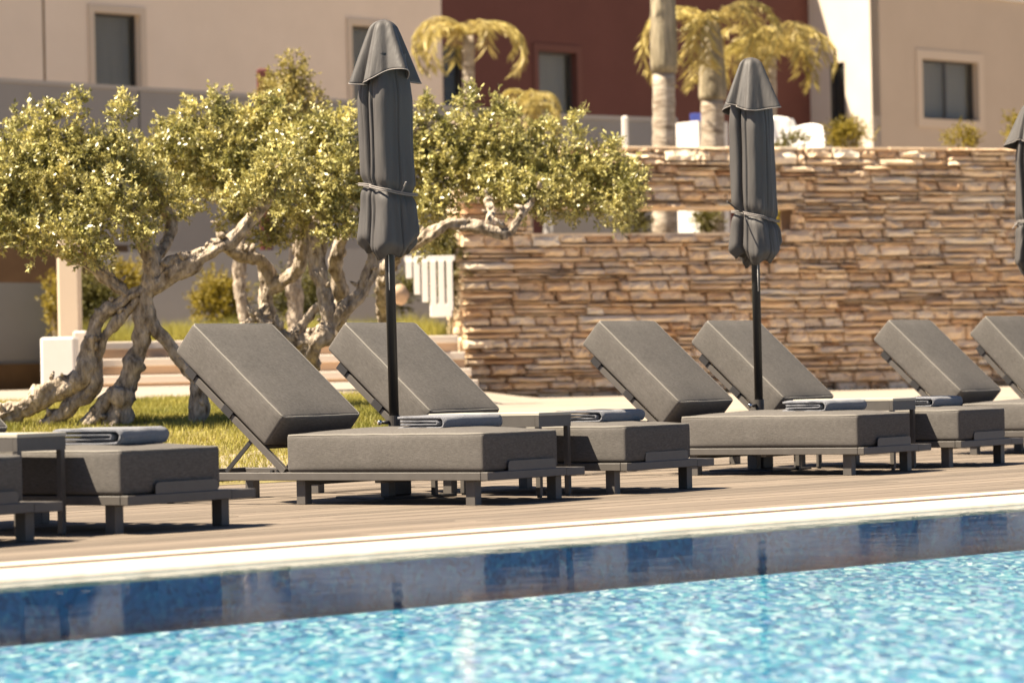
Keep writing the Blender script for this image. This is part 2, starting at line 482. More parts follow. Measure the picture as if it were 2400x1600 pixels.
def build_deck():
    sub = MB()
    sub.obox(pw(-34, DECK_T0+.005, -.062), PE*98, PN*(DECK_T1-DECK_T0-.01), (0, 0, .03))
    root = sub.build('deck', M['subdeck'])
    tag(root, 'grey brown timber deck carrying the sun loungers', 'deck', kind='structure')
    pitch, bw = .149, .143
    nrow = int((DECK_T1-DECK_T0)/pitch)
    L = 4.6
    proto = MB().box(-L/2, L/2, -bw/2, bw/2, -.026, 0)
    pm = proto.mesh('board')
    bm = bmesh.new(); bm.from_mesh(pm); bmesh.ops.recalc_face_normals(bm, faces=bm.faces)
    bmesh.ops.bevel(bm, geom=list(bm.edges), offset=.003, segments=1, affect='EDGES'); bm.to_mesh(pm); bm.free()
    pm.materials.append(M['board'])
    count = 0
    rest = MB()
    for r in range(nrow):
        t = DECK_T0+.004+bw/2+r*pitch
        off = rng.choice((0, .25, .5, .75))*L
        for k in range(-6, 12):
            s_ = k*(L+.004)+off
            p = pw(s_, t, rng.uniform(-.0012, .0012))
            if s_ < -30 or s_ > 58: continue
            Z = (p-C) @ FWH; u = W0/2+F_*((p-C) @ rt0)/max(Z, 1)
            if Z > 5 and -650 < u < 3000 and count < 298:
                o = bpy.data.objects.new('board', pm); o.location = p; o.rotation_euler = (0, 0, PA); link(o, root); count += 1
            else:
                rest.obox(pw(s_-L/2, t-bw/2, -.026), PE*L, PN*bw, (0, 0, .026))
    o = rest.build('boards', M['board'], root); o['kind'] = 'stuff'
build_deck()

# ------------------------------------------------------------------ sun loungers
def cushion_mesh(sx, sy, sz, r=.020, bulge=.009, top_bulge=.032, seed=0, n=14):
    # rounded block, grid on six faces
    def axis(s_):
        c = [-1, -1+.25*r/s_*2, -1+.6*r/s_*2, -1+r/s_*2]
        inner = list(np.linspace(-1+r/s_*2, 1-r/s_*2, n))[1:-1]
        return np.array(c+inner+[-x for x in reversed(c)])*s_/2
    ax = [axis(sx), axis(sy), axis(sz)]
    half = np.array([sx/2, sy/2, sz/2])
    mb = MB()
    for d in range(3):
        a, b = (d+1) % 3, (d+2) % 3
        for sg in (-1, 1):
            na, nb = len(ax[a]), len(ax[b])
            vs = []
            for i in range(na):
                for j in range(nb):
                    p = np.zeros(3); p[d] = sg*half[d]; p[a] = ax[a][i]; p[b] = ax[b][j]
                    q = np.clip(p, -(half-r), half-r); e = p-q
                    ln = np.linalg.norm(e)
                    p = q+e/ln*r if ln > 1e-9 else p
                    w = p/half
                    bl = top_bulge if (d == 2 and sg > 0) else (0 if d == 2 else bulge)
                    k = (1-abs(w[a])**3)*(1-abs(w[b])**3)
                    p[d] += sg*bl*max(k, 0)*(1+.35*mnoise.noise(Vector(p*4+seed)))
                    vs.append(p)
            fs = []
            for i in range(na-1):
                for j in range(nb-1):
                    f = (i*nb+j, (i+1)*nb+j, (i+1)*nb+j+1, i*nb+j+1)
                    fs.append(f if sg > 0 else f[::-1])
            mb.add(vs, fs, True)
    m = mb.mesh('cushion')
    bm = bmesh.new(); bm.from_mesh(m); bmesh.ops.remove_doubles(bm, verts=bm.verts, dist=1e-5); bm.to_mesh(m); bm.free()
    return m

def piping_mb(sx, sy, z, r=.020):
    mb = MB()
    pts = []
    hx, hy = sx/2-.0055, sy/2-.0055
    for cx, cy, a0 in ((hx-r, hy-r, 0), (-hx+r, hy-r, 90), (-hx+r, -hy+r, 180), (hx-r, -hy+r, 270)):
        for k in range(4):
            a = math.radians(a0+k*30); pts.append((cx+r*math.cos(a), cy+r*math.sin(a), z))
    full = []
    for i in range(len(pts)):
        p, q = np.array(pts[i]), np.array(pts[(i+1) % len(pts)])
        m = max(1, int(np.linalg.norm(q-p)/.06))
        for k in range(m):
            w = p+(q-p)*k/m
            full.append(w+np.array([0, 0, .0025*mnoise.noise(Vector(w)*9)]))
    full.append(full[0])
    mb.tube(full, .0052, 6, cap=False)
    return mb

PIV = (0.0, 1.325, .19)
BASE_ANG = math.radians(40.3)
def mesh_obj(name, mesh, m, parent, loc=(0, 0, 0), rot=(0, 0, 0)):
    if not mesh.materials: mesh.materials.append(m)
    o = bpy.data.objects.new(name, mesh); o.location = loc; o.rotation_euler = rot
    return link(o, parent)

def make_lounger():
    root = empty('sun_lounger', (0, 0, 0))
    mt = M['metal']
    for (y0, z0) in ((.04, .128), (1.22, .105), (2.2, .105), (.7, .118)):
        MB().box(.0355, .8975, y0, y0+.04, z0, .150).build('cross_bar', mt, root, bevel=.003)
    MB().box(-.008, .035, .021, 2.3, .133, .176).build('side_rail', mt, root, bevel=.003)
    MB().box(.898, .938, .151, 2.3, .133, .173).build('side_rail', mt, root, bevel=.003)
    MB().box(-.0085, .752, -.026, .020, .132, .1768).build('foot_rail', mt, root, bevel=.003)
    MB().box(.755, .942, -.024, .150, .130, .1735).build('foot_rail_extension', mt, root, bevel=.003)
    MB().box(-.008, .938, 2.3, 2.34, .133, .175).build('head_rail', mt, root, bevel=.003)
    for x in (.038, .82):
        for y in (.09, 1.21, 2.18):
            MB().box(x, x+.06, y, y+.06, 0, .1345).build('leg', mt, root, bevel=.002)
    # slats carrying the cushion
    for k in range(9):
        y = .13+k*.138
        MB().box(.036, .897, y, y+.09, .153, .168).build('slat', mt, root)
    # rounded stop plate on the foot rail
    sp = MB(); prof = []
    x0, x1, h = .20, .66, .058
    for cx, a0 in ((x1-.022, 90), (x0+.022, 180)):
        pass
    pts = [(x0, .172), (x1, .172), (x1, .172+h-.02), (x1-.006, .172+h-.006), (x1-.02, .172+h), (x0+.02, .172+h), (x0+.006, .172+h-.006), (x0, .172+h-.02)]
    vs = [(x, -.018, z) for x, z in pts]+[(x, -.0125, z) for x, z in pts]
    n = len(pts)
    sp.add(vs, [tuple(range(n)), tuple(range(2*n-1, n-1, -1))]+[(i, i+n, (i+1) % n+n, (i+1) % n) for i in range(n)])
    sp.build('stop_plate', mt, root)
    # seat cushion
    seat = mesh_obj('seat_cushion', cushion_mesh(.72, 1.30, .205, seed=3), M['fabric'], root, (.36, .655, .178+.1025))
    pp = piping_mb(.72, 1.30, .0968).build('piping', M['piping'], seat)
    # backrest: everything is laid out along +Y from the pivot and then tilted
    rot = (BASE_ANG, 0, 0)
    bc = mesh_obj('back_cushion', cushion_mesh(.72, .82, .208, seed=11, top_bulge=.014), M['fabric'], root, PIV, rot)
    for v in bc.data.vertices: v.co += Vector((.36, .59, .12))
    bp = piping_mb(.72, .82, .0985)
    bp.v = [(x+.36, y+.59, z+.12) for x, y, z in bp.v]
    bp.build('piping', M['piping'], bc)
    bfo = MB().box(.012, .042, 0, .86, -.032, .006).build('backrest_frame', mt, root, bevel=.002)
    bfo.location, bfo.rotation_euler = PIV, rot
    MB().box(.62, .65, 0, .86, -.032, .006).build('back_rail', mt, bfo, bevel=.002)
    for y in (.2, .45, .7): MB().box(.0425, .6195, y, y+.05, -.02, .004).build('back_slat', mt, bfo)
    for y in (.47, .80):
        cl = MB().box(.003, .0115, y, y+.075, -.026, .018).build('clip', M['dark_metal'], bfo)
    for x in (.046, .60):
        MB().obox((x, 1.755, .172), (.012, 0, 0), (0, -.195, .185), (0, .016, .016)).build('strut', M['dark_metal'], root)
    for (y, z) in ((1.335, .188), (1.40, .181), (1.44, .181)):
        MB().tube([(.036, y, z), (.058, y, z)], .009, 8).build('bolt', M['dark_metal'], root)
    return root

lounger = make_lounger()
LG = 'grey cushioned sun loungers in a row along the pool'
L_SPOTS = [   # X, recline change in degrees, seat fore-aft, label
    (-4.29, 0, 0, 'sun lounger cut by the left edge, only its shaded foot end showing'),
    (-2.90, 0, 0, 'sun lounger at left whose thick folded blue grey towel lies on the foot end'),
    (0.0, 0, 0, 'nearest complete sun lounger left of the first umbrella pole, in front of the olive trees'),
    (1.387, 0.5, 0, 'sun lounger directly behind the first umbrella pole, its cushion half hidden by a side table'),
    (4.208, 1.6, 0, 'sun lounger in front of the stone wall, just left of the second umbrella pole'),
    (5.585, 1.8, 0, 'sun lounger whose backrest rises behind the second umbrella pole'),
    (8.33, 2.4, 0, 'sun lounger at right whose seat runs out of the picture'),
    (9.90, 5.5, 0, 'rightmost sun lounger, only its steep backrest in the picture'),
]
LOUNGERS = []
for i, (x, da, dy, lab) in enumerate(L_SPOTS):
    o = lounger if i == 0 else copy_tree(lounger)
    o.location = (x, dy, 0)
    o.rotation_euler.z = math.radians((0, .6, 0, -.5, .3, -.4, .5, 0)[i])
    tag(o, lab, 'sun lounger', LG)
    for ch in o.children:
        if ch.name.startswith('seat_cushion'):
            ch.rotation_euler.z = math.radians((0, -.7, 0, .9, -.5, .8, 0, 0)[i]); ch.location.y = .655+(0, .004, 0, -.008, .006, -.004, .004, 0)[i]
        if ch.name.startswith(('back_cushion', 'backrest_frame')):
            ch.rotation_euler.x = BASE_ANG+math.radians(da)
    LOUNGERS.append(o)

# ------------------------------------------------------------------ side tables
def make_table():
    root = empty('side_table', (0, 0, 0))
    MB().box(-.165, .165, 0, .75, .452, .470).build('table_top', M['tabletop'], root, bevel=.002)
    for q in ((-.163, .163, .004, .030), (-.163, .163, .720, .746), (-.163, -.138, .031, .719), (.138, .163, .031, .719)):
        MB().box(*q, .39, .4515).build('apron', M['metal'], root)
    for x in (-.160, .132):
        for y in (.006, .716):
            l = MB().box(x, x+.028, y, y+.028, .012, .3895).build('leg', M['metal'], root)
            MB().box(x+.004, x+.024, y+.004, y+.024, 0, .0118).build('foot', M['dark_metal'], l)
    return root
table = make_table()
T_SPOTS = [(-3.135+.0, .28, 'side table at the left edge, its leg standing before the towelled lounger'),
           (1.155, .30, 'side table beside the first umbrella pole, between two loungers'),
           (5.37, .28, 'side table right of the second umbrella pole')]
for i, (x, y, lab) in enumerate(T_SPOTS):
    o = table if i == 0 else copy_tree(table)
    o.location = (x, y, 0); o.rotation_euler.z = 0
    tag(o, lab, 'side table', 'slim taupe side tables between paired loungers')

# ------------------------------------------------------------------ towels
def make_towel(seed):
    mb = MB()
    D, nx = .29, 16
    def prof(h0, h1, y0, y1):              # U-shaped ribbon, opening to the back
        c = []
        mid = (h0+h1)/2; rr = (h1-h0)/2
        for k in range(8): c.append((y1-(y1-y0)*k/8, h0))
        for k in range(9):
            a = -math.pi/2-math.pi*k/8
            c.append((y0+rr*math.cos(a)*.8, mid+rr*math.sin(a)))
        for k in range(1, 9): c.append((y0+(y1-y0)*k/8, h1))
        return c
    for (h0, h1, y0, y1, th) in ((.008, .054, .03, D, .015), (.024, .038, .055, D-.02, .012)):
        c = prof(h0, h1, y0, y1)
        m = len(c)
        nor = []
        for i in range(m):
            t = np.array(c[min(i+1, m-1)])-np.array(c[max(i-1, 0)]); t /= np.linalg.norm(t)+1e-9
            nor.append(np.array([-t[1], t[0]]))
        rows = []
        for ix in range(nx+1):
            x = -.255+.51*ix/nx
            dz = 0.004*mnoise.noise(Vector((x*9, seed, 0)))+.003
            sg = .010*math.sin(ix/nx*math.pi)*0
            row = []
            edge = min(ix, nx-ix)
            thk = th*(.55 if edge == 0 else 1.0)
            for side in (1, -1):
                rng_i = range(m) if side > 0 else range(m-1, -1, -1)
                for i in rng_i:
                    y, z = c[i]
                    w = .0035*mnoise.noise(Vector((x*7, y*11, z*30+seed)))
                    q = np.array([y, z])+nor[i]*side*thk/2
                    row.append((x+.006*mnoise.noise(Vector((y*14, z*40, seed))), q[0]+w, max(.001, q[1]+dz*(q[1]/.06)+w*.7)))
            rows.append(row)
        n = len(rows[0])
        vs = [p for r in rows for p in r]
        fs = [(a*n+k, a*n+(k+1) % n, (a+1)*n+(k+1) % n, (a+1)*n+k) for a in range(nx) for k in range(n)]
        fs += [tuple(range(n)), tuple(nx*n+k for k in range(n-1, -1, -1))]
        mb.add(vs, fs, True)
    return mb
TW = [(-2.90+.43, .22, 14, 1.25, 'folded towel on the leftmost towelled lounger, beside the left table'),
      (0.42, .34, -4, 1.15, 'folded towel lying on the nearest complete lounger, before the first table top'),
      (1.387+.41, .24, 3, 1.1, 'folded towel just right of the first side table'),
      (4.208+.40, .30, -3, 1.15, 'folded towel in bright sun on the lounger before the second umbrella'),
      (5.585+.39, .25, 4, 1.1, 'folded towel right of the second side table')]
for i, (x, y, rz, sc, lab) in enumerate(TW):
    o = make_towel(i*7.3).build('towel', M['towel'])
    o.location = (x, y, .398); o.rotation_euler = (0, 0, math.radians(rz)); o.scale = (1, sc, sc)
    tag(o, lab, 'towel', 'folded blue grey towels on the loungers')

# ------------------------------------------------------------------ closed umbrellas
def make_umbrella(seed, rotd, lean, tie_z, tail):
    root = empty('umbrella', (0, 0, 0))
    R = random.Random(seed)
    NT, NZ = 180, 72
    cre = [(math.radians(a+R.uniform(-6, 6)-rotd), w, d) for a, w, d in ((252, .035, .10), (305, .12, .3), (20, .1, .35), (85, .1, .3), (232, .14, .07), (165, .10, .5), (187, .05, .08))]
    fine = [(R.uniform(0, 6.28), R.uniform(.025, .06), R.uniform(.04, .11), R.uniform(0, 9)) for _ in range(16)]
    def sect(th, z, r0, sq=4.5, cr=1.0):
        r = r0*1.02*(abs(math.cos(th))**sq+abs(math.sin(th))**sq)**(-1/sq)
        for a, wd, dp in cre:
            d = (th-a+math.pi) % (2*math.pi)-math.pi
            r *= 1-cr*dp*math.exp(-(d/wd)**2)
        for a, wd, dp, q in fine:
            a2 = a+.22*math.sin(z*2.3+q)+.08*math.sin(z*7+q)
            d = (th-a2+math.pi) % (2*math.pi)-math.pi
            if abs(d) < .3: r *= 1-dp*max(0, .5+mnoise.noise(Vector((z*3, q, seed))))*math.exp(-(d/wd)**2)*(1 if d < 0 else math.exp(-d/wd))
        r *= 1+.07*mnoise.noise(Vector((math.cos(th)*1.6, math.sin(th)*1.6, z*3+seed)))
        return r
    zb, zt = 1.375, 2.5
    mb = MB(); vs = []
    for j in range(NZ+1):
        f = j/NZ
        for i in range(NT):
            th = 2*math.pi*i/NT
            hem = zb+.03*math.sin(th*2+seed)+.022*math.sin(5*th+seed*2)
            z = hem+(zt-hem)*f
            r0 = .138-.010*math.sin(f*math.pi)-.03*smooth(.75, 1.0, f)
            r0 += .016*(1-smooth(0, .30, (z-zb)))                  # flare under the strap
            tz = tie_z+.035*math.cos(th-2.2)
            pin = math.exp(-((z-tz)/.035)**2)
            r = sect(th, z, r0, 4.5, .35+.65*smooth(0, .12, abs(z-tz)))
            r *= 1-.16*pin
            r *= 1+(.04*math.sin(9*th+seed)+.022*math.sin(17*th+2.3*seed))*math.exp(-((z-tz)/.15)**2)+.008*mnoise.noise(Vector((math.cos(th)*7, math.sin(th)*7, z*4+seed)))
            r *= 1-.30*(1-smooth(0, .085, z-hem))**2
            vs.append((r*math.cos(th), r*math.sin(th), z))
    fs = [(j*NT+i, j*NT+(i+1) % NT, (j+1)*NT+(i+1) % NT, (j+1)*NT+i) for j in range(NZ) for i in range(NT)]
    mb.add(vs, fs, True)
    # dark folded cloth closing the underside
    b0 = len(mb.v)
    vv = [(x*.55, y*.55, z+.05) for x, y, z in vs[:NT]]+[(x*.2, y*.2, z+.09) for x, y, z in vs[:NT]]
    mb.v += vv
    for i in range(NT):
        j = (i+1) % NT
        mb.f.append((i, b0+i, b0+j, j)); mb.f.append((b0+i, b0+NT+i, b0+NT+j, b0+j)); mb.sm += [True, True]
    can = mb.build('canopy', M['canvas'], root, recalc=False)
    # cape
    cp = MB(); vs = []
    NC = 26
    zc0, zc1 = 2.365, 2.70
    for j in range(NC+1):
        f = j/NC
        for i in range(NT):
            th = 2*math.pi*i/NT
            hem = zc0+.028*math.sin(2*th+seed*1.7)+.012*math.sin(3*th+1)
            z = hem+(zc1-hem)*(1-(1-f)**1.15) if f < 1 else zc1
            k = (z-hem)/(zc1-hem)
            r0 = .055*math.sqrt(max(0, 1-max(0, (k-.86)/.14)**2))+.125*(1-k)**.85 if k < 1 else 0.004
            r = r0*(1+.13*(1-k)*math.cos(4*th+.4)+.13*(1-k*.5)*math.cos(6*th+seed)+.04*(1-k)*math.cos(11*th+seed*2))
            for a, wd, dp in cre[-3:]:
                d = (th-a+math.pi) % (2*math.pi)-math.pi
                r *= 1-.6*dp*math.exp(-(d/(wd*1.3))**2)*(1-.4*k)
            vs.append((r*math.cos(th), r*math.sin(th), z))
    fs = [(j*NT+i, j*NT+(i+1) % NT, (j+1)*NT+(i+1) % NT, (j+1)*NT+i) for j in range(NC) for i in range(NT)]
    cp.add(vs, fs+[tuple(NC*NT+i for i in range(NT))], True)
    cape = cp.build('cape', M['canvas'], root, recalc=False)
    sm = cape.modifiers.new('thick', 'SOLIDIFY'); sm.thickness = .004
    hm = MB(); hm.tube([vs[i] for i in range(NT)]+[vs[0]], .0035, 5, cap=False); hm.build('hem', M['strap'], cape)
    # strap round the canopy, with a loose end
    pts = []
    for i in range(49):
        th = 2*math.pi*i/48; z = tie_z+.035*math.cos(th-2.2)
        r = sect(th, z, .150, 4.5, .35)*.86*(1+.045*math.sin(9*th+seed))+.004
        pts.append((r*math.cos(th), r*math.sin(th), z))
    tm = MB()
    for dz in (-.006, .004): tm.tube([(x*1.01, y*1.01, z+dz) for x, y, z in pts], .0042, 6, cap=False)
    strap = tm.build('strap', M['strap'], root)
    a = math.radians(tail[0]-rotd)
    q = np.array([.125*math.cos(a), .125*math.sin(a), tie_z+.035*math.cos(a-2.2)])
    ou = np.array([math.cos(a), math.sin(a), 0])
    tl = MB().tube(spline([q, q+ou*tail[1]*.5+np.array([0, 0, tail[2]*.4]), q+ou*tail[1]+np.array([0, 0, tail[2]])], 5), .005, 6)
    tl.build('strap_end', M['dark_metal'] if tail[1] > .1 else M['strap'], strap)
    # pole, hub, base
    MB().tube([(0, 0, .40), (0, 0, 2.62)], .0285, 20).build('pole', M['pole'], root)
    MB().tube([(0, 0, .171), (0, 0, .30), (0, 0, .395)], .036, 20).build('base_tube', M['dark_metal'], root)
    cl = MB().tube([(0, 0, .3955), (0, 0, .43), (0, 0, .462)], .0345, 20); cl.sm = [False]*len(cl.sm)
    cl.build('collar', M['wframe'], root)
    MB().tube([(-.036, .0, .425), (-.075, .012, .425)], [.012, .009], 10).build('clamp_knob', M['dark_metal'], root)
    kb = MB().tube([(-.075, .012, .425), (-.085, .012, .425), (-.10, .012, .425), (-.106, .012, .425)], [.008, .015, .015, .006], 12).build('knob_cap', M['chrome'], root)
    MB().box(-.25, .25, -.25, .25, 0, .014).build('base_plate', M['dark_metal'], root, bevel=.004)
    MB().box(-.065, .065, -.065, .065, .0142, .17).build('pedestal', M['dark_metal'], root, bevel=.006)
    # pull cord
    MB().tube([(-.03, -.035, 1.40), (-.032, -.036, 1.17)], .0025, 5).build('pull_cord', M['white_paint'], root)
    root.rotation_euler = (lean[0], lean[1], math.radians(rotd))
    return root
U_SPOTS = [((.97, 1.27), 3, -20, (.0, -.008), 1.74, (250, .06, .06), 'closed charcoal umbrella with pointed cape, standing among the first pair of loungers'),
           ((5.17, 1.27), 9, -3, (.0, -.004), 1.66, (175, .19, .07), 'closed charcoal umbrella in front of the stone wall, dark strap end sticking out left'),
           ((9.60, 1.27), 17, 35, (0, 0), 1.74, (120, .05, -.05), 'closed charcoal umbrella cut off by the right picture edge')]
for (xy, sd, rd, ln, tz, tail, lab) in U_SPOTS:
    o = make_umbrella(sd, rd, ln, tz, tail)
    o.location = (xy[0], xy[1], 0); o.scale.z = 1.028 if sd == 9 else 1.006
    tag(o, lab, 'umbrella', 'closed umbrellas between paired loungers')

# ------------------------------------------------------------------ lawn and grass
def build_lawn():
    mb = MB(); idx = {}
    us = np.linspace(-900, 1075, 46); zs = list(np.arange(20.0, 31.0, .5))
    keep = []
    for i, u in enumerate(us):
        for j, Z in enumerate(zs):
            p = C+FWH*Z+rt0*Z*(u-W0/2)/F_
            t = (p[:2]-PO[:2]) @ PN[:2]
            if t < DECK_T1+.03: p = p+PN*(DECK_T1+.03-t)
            p[2] = ground_z(p)+.012
            idx[i, j] = len(mb.v); mb.v.append(tuple(p)); keep.append(t)
    ny = len(zs)
    for i in range(len(us)-1):
        for j in range(ny-1):
            q = (idx[i, j], idx[i+1, j], idx[i+1, j+1], idx[i, j+1])
            if max(keep[k] for k in q) < DECK_T1+.03: continue
            mb.f.append(q); mb.sm.append(True)
    lawn = mb.build('lawn', M['soil'], recalc=False)
    tag(lawn, 'sunlit lawn under the olive trees', 'lawn', kind='structure')
    n = 90000
    u = nr.uniform(-150, 1070, n); Z = nr.uniform(21.0, 30.5, n)
    P = C[None, :]+FWH[None, :]*Z[:, None]+rt0[None, :]*(Z*(u-W0/2)/F_)[:, None]
    t = (P[:, :2]-PO[:2]) @ PN[:2]
    P = P[t > DECK_T1+.08]
    P[:, 2] = [ground_z(p)+.01 for p in P]
    return blades('grass', P, .03, .055, M['grass'], 'short sunlit grass on the lawn under the olive trees')

def blades(name, P, h0, h1, m, lab):
    n = len(P)
    a = nr.uniform(0, 6.283, n); h = nr.uniform(h0, h1, n)
    cl = np.array([.6+.9*max(0, .5+mnoise.noise(Vector((p[0]*2.2, p[1]*2.2, 0)))) for p in P])
    h = h*cl
    d = np.stack([np.cos(a), np.sin(a), np.zeros(n)], 1)
    lean = np.stack([nr.normal(0, .4, n), nr.normal(0, .4, n), np.ones(n)], 1)
    tip = P+lean*h[:, None]
    w = .004
    V = np.stack([P-d*w, P+d*w, tip], 1).reshape(-1, 3)
    o = bpy.data.objects.new(name, np_mesh(name, V, 3, m)); link(o)
    return tag(o, lab, 'grass', kind='stuff')
build_lawn()

# ------------------------------------------------------------------ foliage
def leaf_quads(base, direc, length, width, sunb=.7):
    n = len(base)
    d = direc/np.linalg.norm(direc, axis=1, keepdims=True)
    nn0 = S[None]*sunb+nr.normal(0, .6, (n, 3)); s_ = np.cross(d, nn0); s_ /= np.linalg.norm(s_, axis=1, keepdims=True)+1e-9
    nn = np.cross(d, s_)
    L_ = length[:, None]; Wd = width[:, None]
    a = base
    b = base+d*L_*.45+s_*Wd*.5+nn*L_*.06
    c = base+d*L_
    e = base+d*L_*.45-s_*Wd*.5+nn*L_*.06
    return np.stack([a, b, c, e], 1).reshape(-1, 3)

def foliage(blobs, m, leaf=.036, dens=1.0, per=14, twig=.095, updir=.25, name='crown', parent=None):
    # blobs: (centre xyz, radii along right, up, depth)
    out = []
    for c, (ra, rb, rc) in blobs:
        area = math.pi*ra*rb
        nt = max(4, int(area*820*dens))
        q = nr.normal(size=(nt, 3)); q /= np.linalg.norm(q, axis=1, keepdims=True)
        q *= nr.uniform(.1, 1.0, nt)[:, None]**.5
        lump = np.array([.82+.5*mnoise.noise(Vector(tuple(k*2.3+c*3))) for k in q])
        q *= lump[:, None]*1.02
        p0 = c[None]+q[:, :1]*ra*RT[None]+q[:, 1:2]*rb*np.array([0, 0, 1.])[None]+q[:, 2:3]*rc*FWH[None]
        dr = q*np.array([1, 1, 1])+nr.normal(0, .45, (nt, 3))
        dirw = dr[:, :1]*RT[None]+(dr[:, 1:2]+updir)*np.array([0, 0, 1.])[None]+dr[:, 2:3]*FWH[None]
        dirw /= np.linalg.norm(dirw, axis=1, keepdims=True)
        tl = nr.uniform(.6, 1.3, nt)*twig
        for k in range(per):
            f = (k+nr.uniform(0, 1, nt))/per
            b = p0+dirw*(tl*f)[:, None]
            ld = dirw*.55+nr.normal(0, .6, (nt, 3))
            ln = leaf*nr.uniform(.6, 1.25, nt)
            out.append(leaf_quads(b, ld, ln, ln*nr.uniform(.36, .5, nt)))
    V = np.concatenate(out)
    o = bpy.data.objects.new(name, np_mesh(name, V, 4, m)); link(o, parent)
    o['kind'] = 'stuff'
    return o

def pb(u, v, ru, rv, Z, rz=None):
    k = pxm(Z)
    return (at(u, v, Z), (ru/k, rv/k, (rz if rz else (ru+rv)/2/k)))

def limb(mb, pts, Z, n=20, per=14):      # pts: (u, v, radius px, depth offset)
    q = []
    for p in pts:
        u, v, r = p[:3]; dz = p[3] if len(p) > 3 else 0
        w = at(u, v, Z+dz); q.append((*w, .74*r/pxm(Z+dz)))
    sp = spline(q, per)
    sp2, arc, last = [], 0.0, None
    for s_ in sp:
        wob = np.array(mnoise.noise_vector(Vector(s_[:3])*4.0))+.5*np.array(mnoise.noise_vector(Vector(s_[:3])*11.0))
        p = np.array(s_[:3])+wob*s_[3]*.55
        rr = s_[3]*(1+.30*mnoise.noise(Vector(s_[:3])*7.0)+.18*mnoise.noise(Vector(s_[:3])*19.0))
        if last is not None: arc += np.linalg.norm(p-last)
        last = p
        sp2.append((p, max(rr, .003), arc))
    wood_tube(mb, sp2, n, pts[0][0])

def wood_tube(mb, sp, n, ph):              # twisted, ridged wood with hollows
    rings, up = [], None
    d0 = sp[0][0]-sp[1][0]; d0 /= np.linalg.norm(d0)+1e-9
    d1 = sp[-1][0]-sp[-2][0]; d1 /= np.linalg.norm(d1)+1e-9
    r0, r1 = sp[0][1], sp[-1][1]
    sp = [(sp[0][0]+d0*r0*.8, r0*.12, 0.0), (sp[0][0]+d0*r0*.5, r0*.65, 0.0)]+list(sp)+[(sp[-1][0]+d1*r1*.5, r1*.65, sp[-1][2]), (sp[-1][0]+d1*r1*.8, r1*.12, sp[-1][2])]
    for i, (p, r, arc) in enumerate(sp):
        t = sp[min(i+1, len(sp)-1)][0]-sp[max(i-1, 0)][0]; t = t/(np.linalg.norm(t)+1e-9)
        if up is None: up = np.cross(t, (.3, .2, 1.0) if abs(t[2]) < .9 else (1, 0, 0))
        up = up-t*(up @ t); up /= np.linalg.norm(up)+1e-9
        bb = np.cross(t, up)
        ring = []
        for k in range(n):
            a = 2*math.pi*k/n; tw = a+arc*2.4
            g = mnoise.noise(Vector((math.cos(tw)*1.5+ph, math.sin(tw)*1.5, arc*2.2)))
            g2 = mnoise.noise(Vector((math.cos(tw)*3.4, math.sin(tw)*3.4+ph, arc*9)))
            h = mnoise.noise(Vector((math.cos(a)*1.1, math.sin(a)*1.1+ph, arc*6+3)))
            q = r*(.95+.42*(1-2.4*abs(g))+.2*g2-.6*max(0, h-.25))
            ring.append(p+up*math.cos(a)*q+bb*math.sin(a)*q)
        rings.append(ring)
    vs = [q for r in rings for q in r]; m = len(sp)
    fs = [(i*n+k, i*n+(k+1) % n, (i+1)*n+(k+1) % n, (i+1)*n+k) for i in range(m-1) for k in range(n)]
    fs += [tuple(range(n-1, -1, -1)), tuple((m-1)*n+k for k in range(n))]
    mb.add(vs, fs, True)

def knobs(mb, pts, Z, cnt, rad):        # short dead stubs and burrs along a limb
    for _ in range(cnt):
        i = rng.randrange(len(pts)-1); f = rng.random()
        a, b = pts[i], pts[i+1]
        u = a[0]+(b[0]-a[0])*f; v = a[1]+(b[1]-a[1])*f; r = a[2]+(b[2]-a[2])*f
        dz = (a[3] if len(a) > 3 else 0)
        k = pxm(Z)
        p = at(u+rng.uniform(-.6, .6)*r, v-rng.uniform(.3, .9)*r, Z+dz-.4*r/k)
        d = np.array([rng.uniform(-1, 1), rng.uniform(-1, 1), rng.uniform(0, 1.4)]); d /= np.linalg.norm(d)
        rr = rad*rng.uniform(.5, 1.2)/k
        mb.tube([p, p+d*rr*1.2, p+d*rr*rng.uniform(1.8, 3.6)], [rr, rr*.9, rr*.35], 7, jit=.4)

def gz(u, v_guess, Z):
    p = at(u, v_guess, Z); return ground_z(p)

# --- left olive tree
def tree(name, base_uvz, limbs, knob_list, blobs, Z, m, label, dens=1.25, leaf=.040, group='gnarled olive trees on the lawn', extra_twigs=()):
    b = at(*base_uvz); b[2] = ground_z(b)
    root = empty(name, b)
    inv = Matrix.Translation(-Vector(b))
    mb = MB()
    for l in limbs: limb(mb, l, Z)
    for l, cnt, rad in knob_list: knobs(mb, l, Z, cnt, rad)
    tr = mb.build('trunk', M['bark'], root, recalc=False); tr.data.transform(inv)
    bl = [pb(*q) for q in blobs]
    for q in blobs:                        # leggy shoots breaking the outline
        for _ in range(2):
            u = q[0]+rng.uniform(-.8, .8)*q[2]; v = q[1]-q[3]*rng.uniform(.7, 1.05)*math.sqrt(max(.05, 1-((u-q[0])/q[2])**2))
            bl.append(pb(u, v, rng.uniform(7, 14), rng.uniform(14, 34), q[4]))
    cr = foliage(bl, m, leaf=leaf, dens=dens, parent=root); cr.data.transform(inv)
    tag(root, label, 'tree', group)
    return root

